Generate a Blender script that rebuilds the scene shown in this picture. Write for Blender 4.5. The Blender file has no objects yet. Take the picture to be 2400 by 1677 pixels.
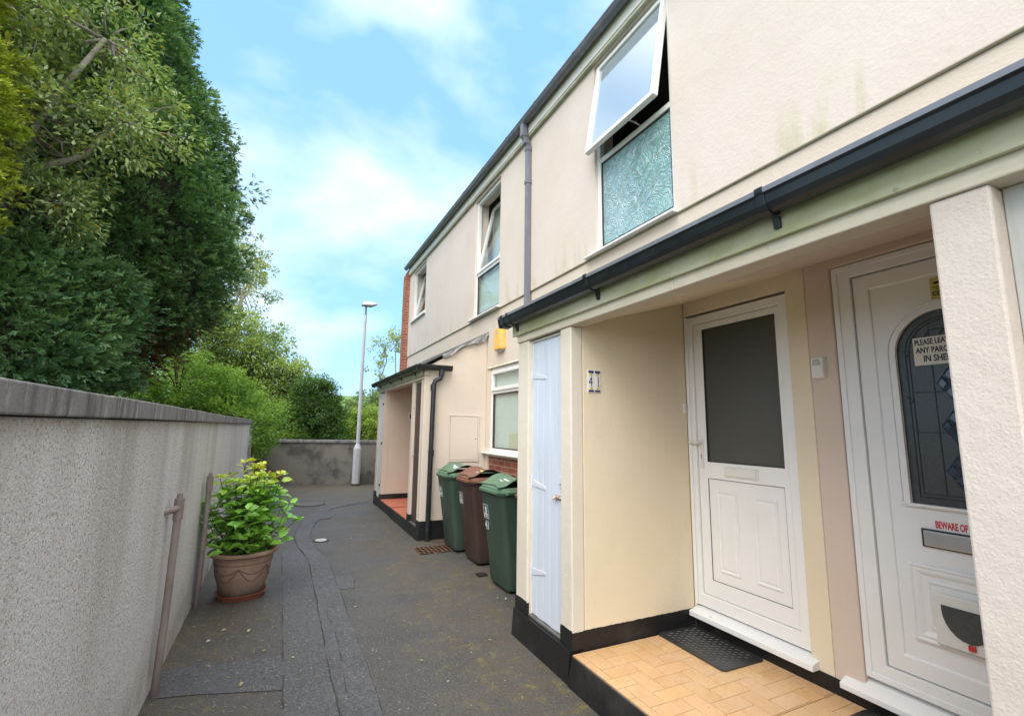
import bpy, bmesh, math, random
import numpy as np
from mathutils import Vector, Matrix

R = math.radians
S = bpy.context.scene
C = S.collection
PI = math.pi

# ------------------------------------------------------------------ camera
cam_d = bpy.data.cameras.new('camera')
cam = bpy.data.objects.new('camera', cam_d)
C.objects.link(cam)
S.camera = cam
cam_d.sensor_width = 36.0
cam_d.lens = 1103.8 / 2400 * 36
cam_d.clip_start = 0.05
cam_d.clip_end = 3000


def cam_axes(yaw, pitch, roll):
    cy, sy, cp, sp = math.cos(yaw), math.sin(yaw), math.cos(pitch), math.sin(pitch)
    f = Vector((sy * cp, cy * cp, sp))
    r = Vector((cy, -sy, 0))
    u = r.cross(f)
    c, s = math.cos(roll), math.sin(roll)
    return c * r + s * u, -s * r + c * u, f


cr, cu, cf = cam_axes(R(25.777), R(8.404), R(0.7366))
mw = Matrix((cr, cu, -cf)).transposed().to_4x4()
mw.translation = Vector((0, 0, 1.6))
cam.matrix_world = mw

# ------------------------------------------------------------------ world and sun
SUN_EL, SUN_AZ = R(52), R(232)          # azimuth measured clockwise from +Y
w = bpy.data.worlds.new('World')
S.world = w
w.use_nodes = True
nt = w.node_tree
nt.nodes.clear()
N = nt.nodes.new
L = nt.links.new
out = N('ShaderNodeOutputWorld')
bg = N('ShaderNodeBackground')
sky = N('ShaderNodeTexSky')
sky.sky_type = 'NISHITA'
sky.sun_disc = False
sky.sun_elevation = SUN_EL
sky.sun_rotation = SUN_AZ
sky.air_density = 1.0
sky.dust_density = 0.6
sky.ozone_density = 1.5
tc = N('ShaderNodeTexCoord')
mp = N('ShaderNodeMapping')
mp.inputs['Scale'].default_value = (1.0, 1.0, 1.9)
mp.inputs['Location'].default_value = (0.35, 0.1, 0.42)
nz = N('ShaderNodeTexNoise')
nz.inputs['Scale'].default_value = 2.1
nz.inputs['Detail'].default_value = 5
nz.inputs['Roughness'].default_value = 0.48
nz.inputs['Distortion'].default_value = 0.25
rp = N('ShaderNodeValToRGB')
rp.color_ramp.elements[0].position = 0.46
rp.color_ramp.elements[1].position = 0.76
rp.color_ramp.elements[1].color = (0.9, 0.9, 0.9, 1)
tint = N('ShaderNodeMix')
tint.data_type = 'RGBA'
tint.blend_type = 'MIX'
tint.inputs['Factor'].default_value = 0.60
tint.inputs['B'].default_value = (2.5, 5.2, 8.6, 1)
mx = N('ShaderNodeMix')
mx.data_type = 'RGBA'
mx.inputs['B'].default_value = (7.6, 8.1, 8.4, 1)
bg.inputs['Strength'].default_value = 0.074
L(tc.outputs['Generated'], mp.inputs['Vector'])
L(mp.outputs['Vector'], nz.inputs['Vector'])
L(nz.outputs['Fac'], rp.inputs['Fac'])
L(sky.outputs['Color'], tint.inputs['A'])
L(tint.outputs['Result'], mx.inputs['A'])
# brighter, closed cloud added out of view overhead and behind, as ambient fill
sp = N('ShaderNodeSeparateXYZ')
L(tc.outputs['Generated'], sp.inputs[0])


def mrange(src, a, b, c=0.0, d=1.0):
    n = N('ShaderNodeMapRange')
    n.interpolation_type = 'SMOOTHSTEP'
    for k, v in zip(('From Min', 'From Max', 'To Min', 'To Max'), (a, b, c, d)):
        n.inputs[k].default_value = v
    L(src, n.inputs['Value'])
    return n.outputs['Result']


mxx = N('ShaderNodeMath')
mxx.operation = 'MAXIMUM'
L(mrange(sp.outputs[2], 0.72, 0.86), mxx.inputs[0])
L(mrange(sp.outputs[1], 0.15, -0.35), mxx.inputs[1])
mx2 = N('ShaderNodeMix')
mx2.data_type = 'RGBA'
mx2.inputs['B'].default_value = (13.5, 13.6, 13.8, 1)
L(mxx.outputs[0], mx2.inputs['Factor'])
L(rp.outputs['Color'], mx.inputs['Factor'])
L(mx.outputs['Result'], mx2.inputs['A'])
L(mx2.outputs['Result'], bg.inputs['Color'])
L(bg.outputs['Background'], out.inputs['Surface'])

sd = bpy.data.lights.new('sun', 'SUN')
sd.energy = 1.1
sd.angle = R(48)
sd.color = (1.0, 0.95, 0.88)
sun = bpy.data.objects.new('sun', sd)
C.objects.link(sun)
dvec = Vector((math.sin(SUN_AZ) * math.cos(SUN_EL), math.cos(SUN_AZ) * math.cos(SUN_EL), math.sin(SUN_EL)))
sun.rotation_euler = dvec.to_track_quat('Z', 'Y').to_euler()
sun.location = (-6, -6, 14)

S.view_settings.view_transform = 'Standard'
S.view_settings.look = 'None'
S.view_settings.exposure = 1.46
S.view_settings.gamma = 1.0
S.cycles.max_bounces = 8
S.cycles.use_denoising = True

rnd = random.Random(7)
nr = np.random.default_rng(11)


# ------------------------------------------------------------------ materials
class Mat:
    def __init__(s, name, col=(0.5, 0.5, 0.5), rough=0.6, spec=0.5, metal=0.0):
        s.m = bpy.data.materials.new(name)
        s.m.use_nodes = True
        s.t = s.m.node_tree
        s.b = s.t.nodes['Principled BSDF']
        s.o = s.t.nodes['Material Output']
        s.b.inputs['Roughness'].default_value = rough
        s.b.inputs['Specular IOR Level'].default_value = spec
        s.b.inputs['Metallic'].default_value = metal
        s.c = s.rgb(col)
        s.L(s.c, s.b.inputs['Base Color'])
        s.h = None
        s.crd = None

    def N(s, k): return s.t.nodes.new(k)
    def L(s, a, b): s.t.links.new(a, b)

    def rgb(s, c):
        n = s.N('ShaderNodeRGB')
        n.outputs[0].default_value = (*c, 1)
        return n.outputs[0]

    def pos(s, scale=(1, 1, 1), loc=(0, 0, 0), obj=False):
        if obj:
            src = s.N('ShaderNodeTexCoord').outputs['Object']
        else:
            src = s.N('ShaderNodeNewGeometry').outputs['Position']
        m = s.N('ShaderNodeMapping')
        m.inputs['Scale'].default_value = scale
        m.inputs['Location'].default_value = loc
        s.L(src, m.inputs['Vector'])
        return m.outputs['Vector']

    def noise(s, scale, detail=4, rough=0.55, stretch=(1, 1, 1), loc=(0, 0, 0), obj=False, dist=0.0):
        n = s.N('ShaderNodeTexNoise')
        n.inputs['Scale'].default_value = scale
        n.inputs['Detail'].default_value = detail
        n.inputs['Roughness'].default_value = rough
        n.inputs['Distortion'].default_value = dist
        s.L(s.pos(stretch, loc, obj), n.inputs['Vector'])
        return n.outputs['Fac']

    def voro(s, scale, feature='F1', out='Distance', stretch=(1, 1, 1), obj=False, rand=1.0):
        n = s.N('ShaderNodeTexVoronoi')
        n.feature = feature
        n.inputs['Scale'].default_value = scale
        n.inputs['Randomness'].default_value = rand
        s.L(s.pos(stretch, (0, 0, 0), obj), n.inputs['Vector'])
        return n.outputs[out]

    def ramp(s, f, a, b, inv=False):
        n = s.N('ShaderNodeMapRange')
        n.inputs['From Min'].default_value = a
        n.inputs['From Max'].default_value = b
        if inv:
            n.inputs['To Min'].default_value = 1
            n.inputs['To Max'].default_value = 0
        s.L(f, n.inputs['Value'])
        return n.outputs['Result']

    def math(s, op, a, b):
        n = s.N('ShaderNodeMath')
        n.operation = op
        for i, v in enumerate((a, b)):
            if isinstance(v, (int, float)):
                n.inputs[i].default_value = v
            else:
                s.L(v, n.inputs[i])
        return n.outputs[0]

    def mix(s, fac, col, amt=1.0, mode='MIX'):
        """blend a colour over the running base colour"""
        n = s.N('ShaderNodeMix')
        n.data_type = 'RGBA'
        n.blend_type = mode
        f = s.math('MULTIPLY', fac, amt) if not isinstance(fac, (int, float)) else fac
        if isinstance(f, (int, float)):
            n.inputs['Factor'].default_value = f
        else:
            s.L(f, n.inputs['Factor'])
        s.L(s.c, n.inputs['A'])
        if isinstance(col, tuple):
            n.inputs['B'].default_value = (*col, 1)
        else:
            s.L(col, n.inputs['B'])
        s.c = n.outputs['Result']
        s.L(s.c, s.b.inputs['Base Color'])
        return s

    def bump(s, h, strength=0.3, dist=0.01):
        n = s.N('ShaderNodeBump')
        n.inputs['Strength'].default_value = strength
        n.inputs['Distance'].default_value = dist
        s.L(h, n.inputs['Height'])
        if s.h:
            s.L(s.h, n.inputs['Normal'])
        s.h = n.outputs['Normal']
        s.L(s.h, s.b.inputs['Normal'])
        return s

    def rough(s, f, a, b):
        n = s.N('ShaderNodeMapRange')
        n.inputs['To Min'].default_value = a
        n.inputs['To Max'].default_value = b
        s.L(f, n.inputs['Value'])
        s.L(n.outputs['Result'], s.b.inputs['Roughness'])
        return s

    def z(s):
        n = s.N('ShaderNodeSeparateXYZ')
        s.L(s.N('ShaderNodeNewGeometry').outputs['Position'], n.inputs[0])
        return n.outputs


def masonry_paint(name, col, lump=55, lumpd=0.006, stain=(0.42, 0.40, 0.26), stain_amt=0.12, fine=0.5):
    m = Mat(name, col, 0.85, 0.25)
    m.mix(m.ramp(m.noise(1.3, 5), 0.35, 0.7), (col[0] * 0.90, col[1] * 0.87, col[2] * 0.83), 0.5)
    m.mix(m.ramp(m.noise(2.2, 6, 0.62, (1, 1, 0.5), (3, 1, 8)), 0.57, 0.74), stain, stain_amt)
    m.mix(m.ramp(m.noise(9, 6, 0.7, (1.6, 1.6, 0.35), (5, 0, 3)), 0.60, 0.8), (col[0] * 0.72, col[1] * 0.70, col[2] * 0.62), 0.25)
    v = m.noise(lump, 5, 0.62)
    m.bump(v, fine, lumpd)
    m.bump(m.noise(lump * 0.12, 3), 0.5, 0.008)
    return m


M = {}
M['cream'] = masonry_paint('cream_paint', (0.67, 0.585, 0.50))
M['cream_up'] = masonry_paint('cream_upper_paint', (0.68, 0.60, 0.545), 45, 0.005, stain_amt=0.08)
# green algae below the windows of the upper wall
_m = M['cream_up']
_z = _m.z()
_al = _m.math('MULTIPLY', _m.ramp(_z[2], 3.42, 3.85, True), _m.ramp(_m.noise(3.2, 5, 0.6, (1, 1.6, 0.35), (0, 7.3, 0)), 0.50, 0.68))
_m.mix(_al, (0.40, 0.40, 0.16), 0.6)
M['cream_warm'] = masonry_paint('warm_cream_paint', (0.74, 0.65, 0.49), 48, 0.005, fine=0.5)
M['pink'] = masonry_paint('pinkish_beige_paint', (0.64, 0.53, 0.45), 48, 0.004, fine=0.5)
M['pink_far'] = masonry_paint('peach_beige_paint', (0.66, 0.55, 0.45), 60, 0.003)


def roughcast(name, col, amt=0.7):
    m = masonry_paint(name, col, 110, 0.004, stain_amt=0.08, fine=0.55)
    m.bump(m.ramp(m.noise(125, 4, 0.7, loc=(4, 4, 4)), 0.50, 0.74), amt * 0.40, 0.0035)
    m.mix(m.ramp(m.noise(48, 3, 0.7, (1, 1, 1), (9, 9, 9)), 0.72, 0.78), (0.26, 0.20, 0.14), 0.5)
    return m


M['roughcast'] = roughcast('roughcast_cream', (0.63, 0.56, 0.50))
M['cream_pier'] = roughcast('pier_cream', (0.67, 0.62, 0.53), 0.3)

m = Mat('black_bitumen_paint', (0.012, 0.012, 0.013), 0.45, 0.4)
m.mix(m.ramp(m.noise(3, 6), 0.5, 0.75), (0.06, 0.06, 0.055), 0.5)
m.mix(m.ramp(m.noise(40, 4), 0.66, 0.72), (0.16, 0.15, 0.13), 0.4)
m.bump(m.noise(45, 5), 0.5, 0.006)
M['black'] = m

m = Mat('white_upvc', (0.78, 0.78, 0.77), 0.28, 0.5)
m.mix(m.ramp(m.noise(2.5, 5, obj=False), 0.5, 0.8), (0.66, 0.67, 0.62), 0.35)
m.mix(m.ramp(m.noise(60, 3, 0.6, (1, 1, 0.15)), 0.66, 0.78), (0.48, 0.47, 0.41), 0.18)
M['upvc'] = m
m = Mat('white_upvc_sill', (0.76, 0.77, 0.78), 0.3, 0.5)
m.mix(m.ramp(m.noise(38, 4, 0.7), 0.66, 0.70), (0.14, 0.12, 0.09), 0.6)
M['sill'] = m

m = Mat('green_stained_fascia', (0.58, 0.56, 0.45), 0.55, 0.3)
m.mix(m.ramp(m.noise(2.2, 5, 0.6, (1, 1, 3.5)), 0.32, 0.62), (0.34, 0.36, 0.17), 0.8)
m.mix(m.ramp(m.noise(30, 3), 0.68, 0.74), (0.1, 0.1, 0.07), 0.4)
m.bump(m.noise(20, 3), 0.15, 0.004)
M['fascia'] = m
m = Mat('painted_beam', (0.62, 0.56, 0.45), 0.7, 0.3)
m.mix(m.ramp(m.noise(5, 6, 0.6, (1, 0.5, 2.5)), 0.5, 0.75), (0.36, 0.33, 0.22), 0.5)
m.mix(m.ramp(m.noise(25, 4), 0.66, 0.72), (0.2, 0.16, 0.1), 0.35)
m.bump(m.noise(30, 4), 0.3, 0.004)
M['beam'] = m
m = Mat('dark_drip_edge', (0.30, 0.27, 0.19), 0.9)  # dark olive edge with random paler mottling
m.mix(m.ramp(m.noise(6, 5, 0.6), 0.4, 0.7), (0.42, 0.38, 0.30), 0.7)
M['drip'] = m
m = Mat('white_soffit', (0.76, 0.75, 0.71), 0.5, 0.4)
m.mix(m.ramp(m.noise(3, 4), 0.5, 0.8), (0.60, 0.58, 0.50), 0.4)
M['soffit'] = m
m = Mat('soffit_trim', (0.50, 0.50, 0.40), 0.6, 0.3)
m.mix(m.ramp(m.noise(4, 4, 0.6, (1, 1, 3)), 0.4, 0.65), (0.26, 0.28, 0.17), 0.7)
M['trim'] = m

m = Mat('black_gutter_plastic', (0.012, 0.015, 0.018), 0.2, 0.5)
m.mix(m.ramp(m.noise(4, 5, 0.6, (1, 0.5, 2)), 0.42, 0.72), (0.035, 0.042, 0.042), 0.6)
m.rough(m.noise(9, 4), 0.16, 0.5)
M['gutter'] = m
m = Mat('weathered_grey_plastic', (0.16, 0.17, 0.20), 0.4, 0.5)
m.mix(m.ramp(m.noise(6, 5, 0.6, (1, 1, 0.3)), 0.5, 0.72), (0.28, 0.30, 0.34), 0.5)
M['grey_pipe'] = m

m = Mat('roof_felt', (0.07, 0.07, 0.07), 0.9)
m.bump(m.noise(80, 3), 0.4, 0.004)
M['felt'] = m
m = Mat('roof_tile', (0.10, 0.085, 0.075), 0.8)
m.bump(m.noise(30, 3), 0.4, 0.01)
M['roof_tile'] = m
m = Mat('lead', (0.30, 0.31, 0.32), 0.5, 0.5)
m.mix(m.ramp(m.noise(14, 5), 0.45, 0.7), (0.13, 0.13, 0.13), 0.7)
m.bump(m.noise(22, 4), 0.8, 0.02)
M['lead'] = m


def brick_mat(name, c1, c2, mortar, plane='yz', scale=1.0):
    m = Mat(name, c1, 0.85, 0.25)
    sep = m.z()
    cmb = m.N('ShaderNodeCombineXYZ')
    m.L(sep[{'y': 1, 'x': 0}[plane[0]]], cmb.inputs[0])
    m.L(sep[2], cmb.inputs[1])
    b = m.N('ShaderNodeTexBrick')
    b.inputs['Color1'].default_value = (*c1, 1)
    b.inputs['Color2'].default_value = (*c2, 1)
    b.inputs['Mortar'].default_value = (*mortar, 1)
    b.inputs['Scale'].default_value = 1.0
    b.inputs['Brick Width'].default_value = 0.225
    b.inputs['Row Height'].default_value = 0.075
    b.inputs['Mortar Size'].default_value = 0.006
    b.inputs['Mortar Smooth'].default_value = 0.2
    m.L(cmb.outputs[0], b.inputs['Vector'])
    m.c = b.outputs['Color']
    m.mix(m.ramp(m.noise(14, 5), 0.35, 0.7), (0.5, 0.45, 0.42), 0.5, 'MULTIPLY')
    m.bump(b.outputs['Fac'], 0.6, -0.006)
    m.bump(m.noise(60, 4), 0.4, 0.003)
    return m


M['brick'] = brick_mat('red_brick', (0.36, 0.12, 0.07), (0.27, 0.085, 0.055), (0.40, 0.36, 0.31))
M['brick_x'] = brick_mat('red_brick_gable', (0.40, 0.14, 0.08), (0.30, 0.10, 0.06), (0.45, 0.40, 0.34), 'xz')


def painted_wood(name, col, dirt, amt=0.4, plane_scale=(1, 1, 0.12)):
    m = Mat(name, col, 0.5, 0.4)
    m.mix(m.ramp(m.noise(14, 6, 0.65, plane_scale), 0.45, 0.75), dirt, amt)
    m.bump(m.noise(50, 4, 0.6, plane_scale), 0.35, 0.002)
    return m


M['blue_door'] = painted_wood('pale_blue_paint', (0.58, 0.64, 0.73), (0.46, 0.48, 0.56), 0.5)
M['blue_door'].mix(M['blue_door'].ramp(M['blue_door'].z()[2], 0.2, 0.75, True), (0.62, 0.66, 0.72), 0.5)
M['brown_door'] = painted_wood('dark_brown_stain', (0.075, 0.048, 0.036), (0.13, 0.09, 0.065), 0.5)
M['white_door'] = painted_wood('white_gloss_paint', (0.66, 0.66, 0.68), (0.48, 0.46, 0.43), 0.5)
m = painted_wood('flaking_white_paint', (0.72, 0.72, 0.74), (0.55, 0.53, 0.52), 0.4)
m.mix(m.ramp(m.noise(75, 6, 0.75, (1, 1, 0.35)), 0.62, 0.66), (0.10, 0.08, 0.07), 0.8)
m.bump(m.noise(75, 5, 0.7, (1, 1, 0.35)), 0.6, 0.003)
M['flaking'] = m
m = Mat('rusty_metal', (0.30, 0.12, 0.05), 0.8)
m.mix(m.ramp(m.noise(50, 4), 0.4, 0.6), (0.62, 0.60, 0.58), 0.7)
M['rust'] = m
M['weathered'] = painted_wood('grey_weathered_frame_paint', (0.46, 0.47, 0.45), (0.28, 0.28, 0.23), 0.6)
m = Mat('door_ironmongery', (0.62, 0.64, 0.70), 0.5)
M['hinge'] = m
m = Mat('frosted_dark_glass', (0.055, 0.062, 0.060), 0.22, 0.6)
m.bump(m.voro(220, 'SMOOTH_F1'), 0.45, 0.002)
m.mix(m.ramp(m.noise(90, 3), 0.5, 0.7), (0.09, 0.10, 0.095), 0.4)
M['frosted'] = m

m = Mat('swirl_obscure_glass', (0.22, 0.38, 0.40), 0.14, 0.9)
m.mix(m.ramp(m.noise(1.6, 3, loc=(2, 1, 0)), 0.35, 0.68), (0.38, 0.56, 0.60), 0.8)
m.mix(m.ramp(m.noise(1.1, 2, loc=(7, 4, 2)), 0.5, 0.7), (0.20, 0.42, 0.33), 0.6)
wv = m.N('ShaderNodeTexNoise')
wv.inputs['Scale'].default_value = 4.6
wv.inputs['Detail'].default_value = 0.8
wv.inputs['Distortion'].default_value = 2.6
m.L(m.pos(), wv.inputs['Vector'])
rg = m.N('ShaderNodeMath')
rg.operation = 'PINGPONG'
rg.inputs[1].default_value = 0.055
m.L(wv.outputs['Fac'], rg.inputs[0])
m.bump(rg.outputs[0], 1.0, 0.09)
m.mix(m.ramp(rg.outputs[0], 0.042, 0.055), (0.56, 0.70, 0.72), 0.45)
m.mix(m.ramp(rg.outputs[0], 0.0, 0.012, True), (0.10, 0.23, 0.25), 0.45)
M['swirl'] = m


def clear_glass(name, ior=1.9, tint=(0.92, 0.96, 0.95), rough=0.0):
    m = bpy.data.materials.new(name)
    m.use_nodes = True
    t = m.node_tree
    t.nodes.clear()
    o = t.nodes.new('ShaderNodeOutputMaterial')
    mx = t.nodes.new('ShaderNodeMixShader')
    fr = t.nodes.new('ShaderNodeFresnel')
    fr.inputs['IOR'].default_value = ior
    tr = t.nodes.new('ShaderNodeBsdfTransparent')
    tr.inputs['Color'].default_value = (*tint, 1)
    gl = t.nodes.new('ShaderNodeBsdfGlossy')
    gl.inputs['Roughness'].default_value = rough
    ge = t.nodes.new('ShaderNodeNewGeometry')
    mm = t.nodes.new('ShaderNodeMath')
    mm.operation = 'SUBTRACT'
    mm.use_clamp = True
    t.links.new(fr.outputs[0], mm.inputs[0])
    t.links.new(ge.outputs['Backfacing'], mm.inputs[1])
    t.links.new(mm.outputs[0], mx.inputs[0])
    t.links.new(tr.outputs[0], mx.inputs[1])
    t.links.new(gl.outputs[0], mx.inputs[2])
    t.links.new(mx.outputs[0], o.inputs['Surface'])

    class _:
        pass
    r = _()
    r.m = m
    return r


M['glass'] = clear_glass('window_glass', 2.3)
M['glass_bright'] = Mat('open_sash_glass', (0.34, 0.40, 0.45), 0.03, 1.0)
M['glass_bright'].b.inputs['IOR'].default_value = 2.4
M['curtain'] = Mat('pale_blind', (0.66, 0.72, 0.69), 0.9)
M['card'] = Mat('buff_card', (0.62, 0.58, 0.42), 0.9)
M['room'] = Mat('room_interior', (0.55, 0.53, 0.50), 0.9)
M['silver'] = Mat('brushed_silver', (0.55, 0.54, 0.52), 0.35, 0.5, 0.85)
M['dark'] = Mat('dark_gap', (0.008, 0.007, 0.006), 0.9, 0.1)
M['seal'] = Mat('black_rubber_seal', (0.03, 0.03, 0.03), 0.5)
M['red'] = Mat('red_vinyl', (0.55, 0.03, 0.03), 0.4)
M['ink'] = Mat('black_ink', (0.015, 0.012, 0.02), 0.6)
M['navy'] = Mat('navy_glaze', (0.045, 0.05, 0.16), 0.25)
M['paper'] = Mat('white_paper', (0.68, 0.66, 0.60), 0.8)
M['ceramic'] = Mat('white_ceramic', (0.74, 0.75, 0.74), 0.15)
M['lemon'] = Mat('yellow_glaze', (0.60, 0.48, 0.08), 0.25)
M['leafg'] = Mat('green_glaze', (0.12, 0.25, 0.08), 0.25)
M['sticker_y'] = Mat('yellow_sticker', (0.52, 0.46, 0.12), 0.4)
m = Mat('yellow_alarm_plastic', (0.86, 0.50, 0.09), 0.4)
m.mix(m.ramp(m.noise(7, 3, loc=(1, 0.4, 2)), 0.52, 0.62), (0.45, 0.36, 0.22), 0.55)
M['alarm'] = m
M['white_plastic'] = Mat('white_plastic', (0.70, 0.69, 0.64), 0.4)
M['bluediamond'] = Mat('blue_bevel_glass', (0.02, 0.045, 0.075), 0.08, 0.8)
M['leadcame'] = Mat('lead_came', (0.012, 0.013, 0.014), 0.5)

def tarmac(name, col, brown, darkc, moss):
    m = Mat(name, col, 0.7, 0.5)
    m.mix(m.ramp(m.noise(0.8, 5, 0.6), 0.36, 0.64), brown, 0.8)
    m.mix(m.ramp(m.noise(2.2, 5, 0.65, loc=(4, 4, 0)), 0.48, 0.72), darkc, 0.75)
    m.mix(m.ramp(m.noise(60, 4, 0.8), 0.50, 0.64), (col[0] * 2.6, col[1] * 2.55, col[2] * 2.5), 0.6)
    m.mix(m.ramp(m.noise(62, 4, 0.8, loc=(3, 3, 3)), 0.49, 0.63), (0.016, 0.016, 0.016), 0.65)
    m.mix(m.ramp(m.noise(34, 2, 0.6, loc=(1, 6, 3)), 0.64, 0.70), (0.17, 0.12, 0.09), 0.6)
    m.mix(m.math('MULTIPLY', m.ramp(m.voro(30), 0.10, 0.15, True), m.ramp(m.noise(9, 2, loc=(8, 1, 0)), 0.52, 0.58)), (0.45, 0.44, 0.41), 0.9)
    _z = m.z()
    if moss:
        g1 = m.math('MULTIPLY', m.ramp(_z[0], 0.7, 1.4), m.ramp(m.noise(1.5, 3, loc=(2.2, 1.5, 0)), 0.40, 0.55))
        g2 = m.ramp(_z[0], -0.6, 0.15, True)
        g3 = m.ramp(_z[1], 11.0, 13.5)
        gg = m.math('MAXIMUM', m.math('MAXIMUM', g1, m.math('MULTIPLY', g2, 0.8)), g3)
        m.mix(m.math('MULTIPLY', gg, m.ramp(m.noise(3.5, 5, 0.65, loc=(7, 2, 0)), 0.38, 0.58)), (0.098, 0.074, 0.048), 0.55)
        m.mix(m.math('MULTIPLY', gg, m.ramp(m.noise(9, 6, 0.80), 0.535, 0.64)), (0.21, 0.18, 0.03), 0.75)
    m.bump(m.noise(85, 4, 0.7), 1.0, 0.008)
    m.bump(m.noise(3, 3), 0.4, 0.02)
    m.rough(m.noise(1.3, 4), 0.36, 0.8)
    return m


M['asphalt'] = tarmac('asphalt', (0.074, 0.073, 0.073), (0.092, 0.078, 0.062), (0.045, 0.044, 0.043), True)
M['patch'] = tarmac('newer_asphalt', (0.084, 0.086, 0.094), (0.082, 0.079, 0.076), (0.056, 0.056, 0.060), False)
m = Mat('crack_filler', (0.05, 0.051, 0.049), 0.9)
m.mix(m.ramp(m.noise(25, 4), 0.4, 0.6), (0.035, 0.037, 0.025), 0.8)
M['crack'] = m

m = Mat('pebble_dash', (0.66, 0.655, 0.65), 0.95, 0.2)
m.mix(m.ramp(m.noise(88, 3, 0.7), 0.46, 0.64), (0.80, 0.785, 0.76), 0.75)
m.mix(m.ramp(m.noise(84, 3, 0.7, loc=(5, 5, 5)), 0.55, 0.64), (0.15, 0.13, 0.115), 0.85)
m.mix(m.ramp(m.noise(54, 2, 0.5, loc=(1, 8, 2)), 0.62, 0.68), (0.36, 0.18, 0.11), 0.6)
_z = m.z()
m.mix(m.math('MULTIPLY', m.ramp(m.noise(2.4, 5, 0.6, (1, 1, 0.10)), 0.44, 0.64), m.ramp(_z[2], 0.1, 1.65)), (0.27, 0.24, 0.18), 0.55)
m.mix(m.math('MULTIPLY', m.ramp(_z[2], 0.0, 0.5, True), m.ramp(m.noise(4, 5), 0.34, 0.62)), (0.20, 0.185, 0.14), 0.7)
m.mix(m.ramp(m.noise(0.9, 3, loc=(1, 0, 4)), 0.45, 0.7), (0.70, 0.70, 0.71), 0.35)
m.bump(m.noise(80, 4, 0.7), 1.0, 0.012)
M['pebble'] = m

m = Mat('weathered_concrete', (0.20, 0.197, 0.20), 0.9, 0.3)
m.mix(m.ramp(m.noise(9, 5, 0.65, (1, 1, 0.1)), 0.48, 0.66), (0.055, 0.052, 0.054), 0.8)
m.mix(m.ramp(m.noise(26, 5, 0.7, (1, 1.0, 0.15), (3, 0, 0)), 0.54, 0.66), (0.42, 0.41, 0.37), 0.75)
m.bump(m.noise(60, 5, 0.65), 0.6, 0.006)
M['coping'] = m
m = Mat('stained_render', (0.20, 0.19, 0.17), 0.95, 0.2)
m.mix(m.ramp(m.noise(1.5, 6, 0.65, loc=(2, 0, 1)), 0.46, 0.60), (0.075, 0.072, 0.070), 0.85)
m.mix(m.ramp(m.noise(2.6, 6, 0.65, (1, 1, 0.6), (6, 0, 1)), 0.54, 0.72), (0.23, 0.21, 0.18), 0.6)
m.mix(m.ramp(m.noise(50, 4), 0.60, 0.70), (0.28, 0.26, 0.23), 0.3)
m.bump(m.noise(40, 5), 0.5, 0.006)
M['stained'] = m
m = Mat('concrete_sill', (0.13, 0.125, 0.115), 0.9)
m.mix(m.ramp(m.noise(12, 5), 0.45, 0.7), (0.05, 0.05, 0.045), 0.7)
m.bump(m.noise(60, 4), 0.4, 0.004)
M['concrete'] = m
m = Mat('red_quarry_paint', (0.50, 0.14, 0.08), 0.45)
m.mix(m.ramp(m.noise(3, 4), 0.4, 0.7), (0.60, 0.22, 0.13), 0.6)
M['red_tile'] = m
m = Mat('ceramic_floor_tile', (0.56, 0.33, 0.16), 0.22, 0.5)
at = m.N('ShaderNodeAttribute')
at.attribute_name = 'Col'
m.c = at.outputs['Color']
m.mix(m.ramp(m.noise(7, 5, 0.6, loc=(1, 1, 0)), 0.40, 0.68), (0.66, 0.45, 0.27), 0.6)
m.mix(m.ramp(m.noise(11, 5, 0.6, loc=(6, 1, 0)), 0.52, 0.75), (0.52, 0.29, 0.13), 0.5)
m.rough(m.noise(5, 4), 0.15, 0.4)
M['floor_tile'] = m
m = Mat('tile_grout', (0.26, 0.16, 0.10), 0.9)
m.mix(m.ramp(m.noise(6, 4), 0.45, 0.65), (0.20, 0.17, 0.13), 0.8)
M['grout'] = m
m = Mat('black_rubber', (0.022, 0.023, 0.025), 0.42, 0.5)
m.mix(m.ramp(m.noise(8, 4), 0.45, 0.7), (0.05, 0.05, 0.05), 0.6)
M['rubber'] = m

m = Mat('grey_brown_pipe', (0.26, 0.22, 0.205), 0.55, 0.4)
m.mix(m.ramp(m.noise(9, 5, 0.6, (1, 1, 0.3)), 0.45, 0.7), (0.13, 0.095, 0.08), 0.7)
m.mix(m.ramp(m.z()[2], 0.0, 0.25, True), (0.07, 0.05, 0.04), 0.7)
M['drain'] = m
m = Mat('lamp_paint', (0.48, 0.49, 0.54), 0.5, 0.4)
m.mix(m.ramp(m.noise(4, 4, 0.6, (1, 1, 0.3)), 0.5, 0.75), (0.38, 0.39, 0.42), 0.5)
M['lamp'] = m
m = Mat('cast_iron_rust', (0.14, 0.065, 0.038), 0.9)
m.mix(m.ramp(m.noise(40, 4), 0.4, 0.65), (0.26, 0.15, 0.10), 0.8)
M['grate'] = m
m = Mat('manhole_iron', (0.22, 0.20, 0.19), 0.6, 0.5, 0.3)
m.bump(m.ramp(m.voro(22, rand=0.1), 0.1, 0.4), 0.8, 0.01)
m.mix(m.ramp(m.voro(22, rand=0.1), 0.28, 0.36), (0.10, 0.09, 0.085), 0.8)
M['manhole'] = m
m = Mat('pale_plastic_cover', (0.46, 0.45, 0.44), 0.6)
m.mix(m.ramp(m.noise(20, 4), 0.5, 0.7), (0.30, 0.29, 0.27), 0.6)
M['cover'] = m


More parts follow.
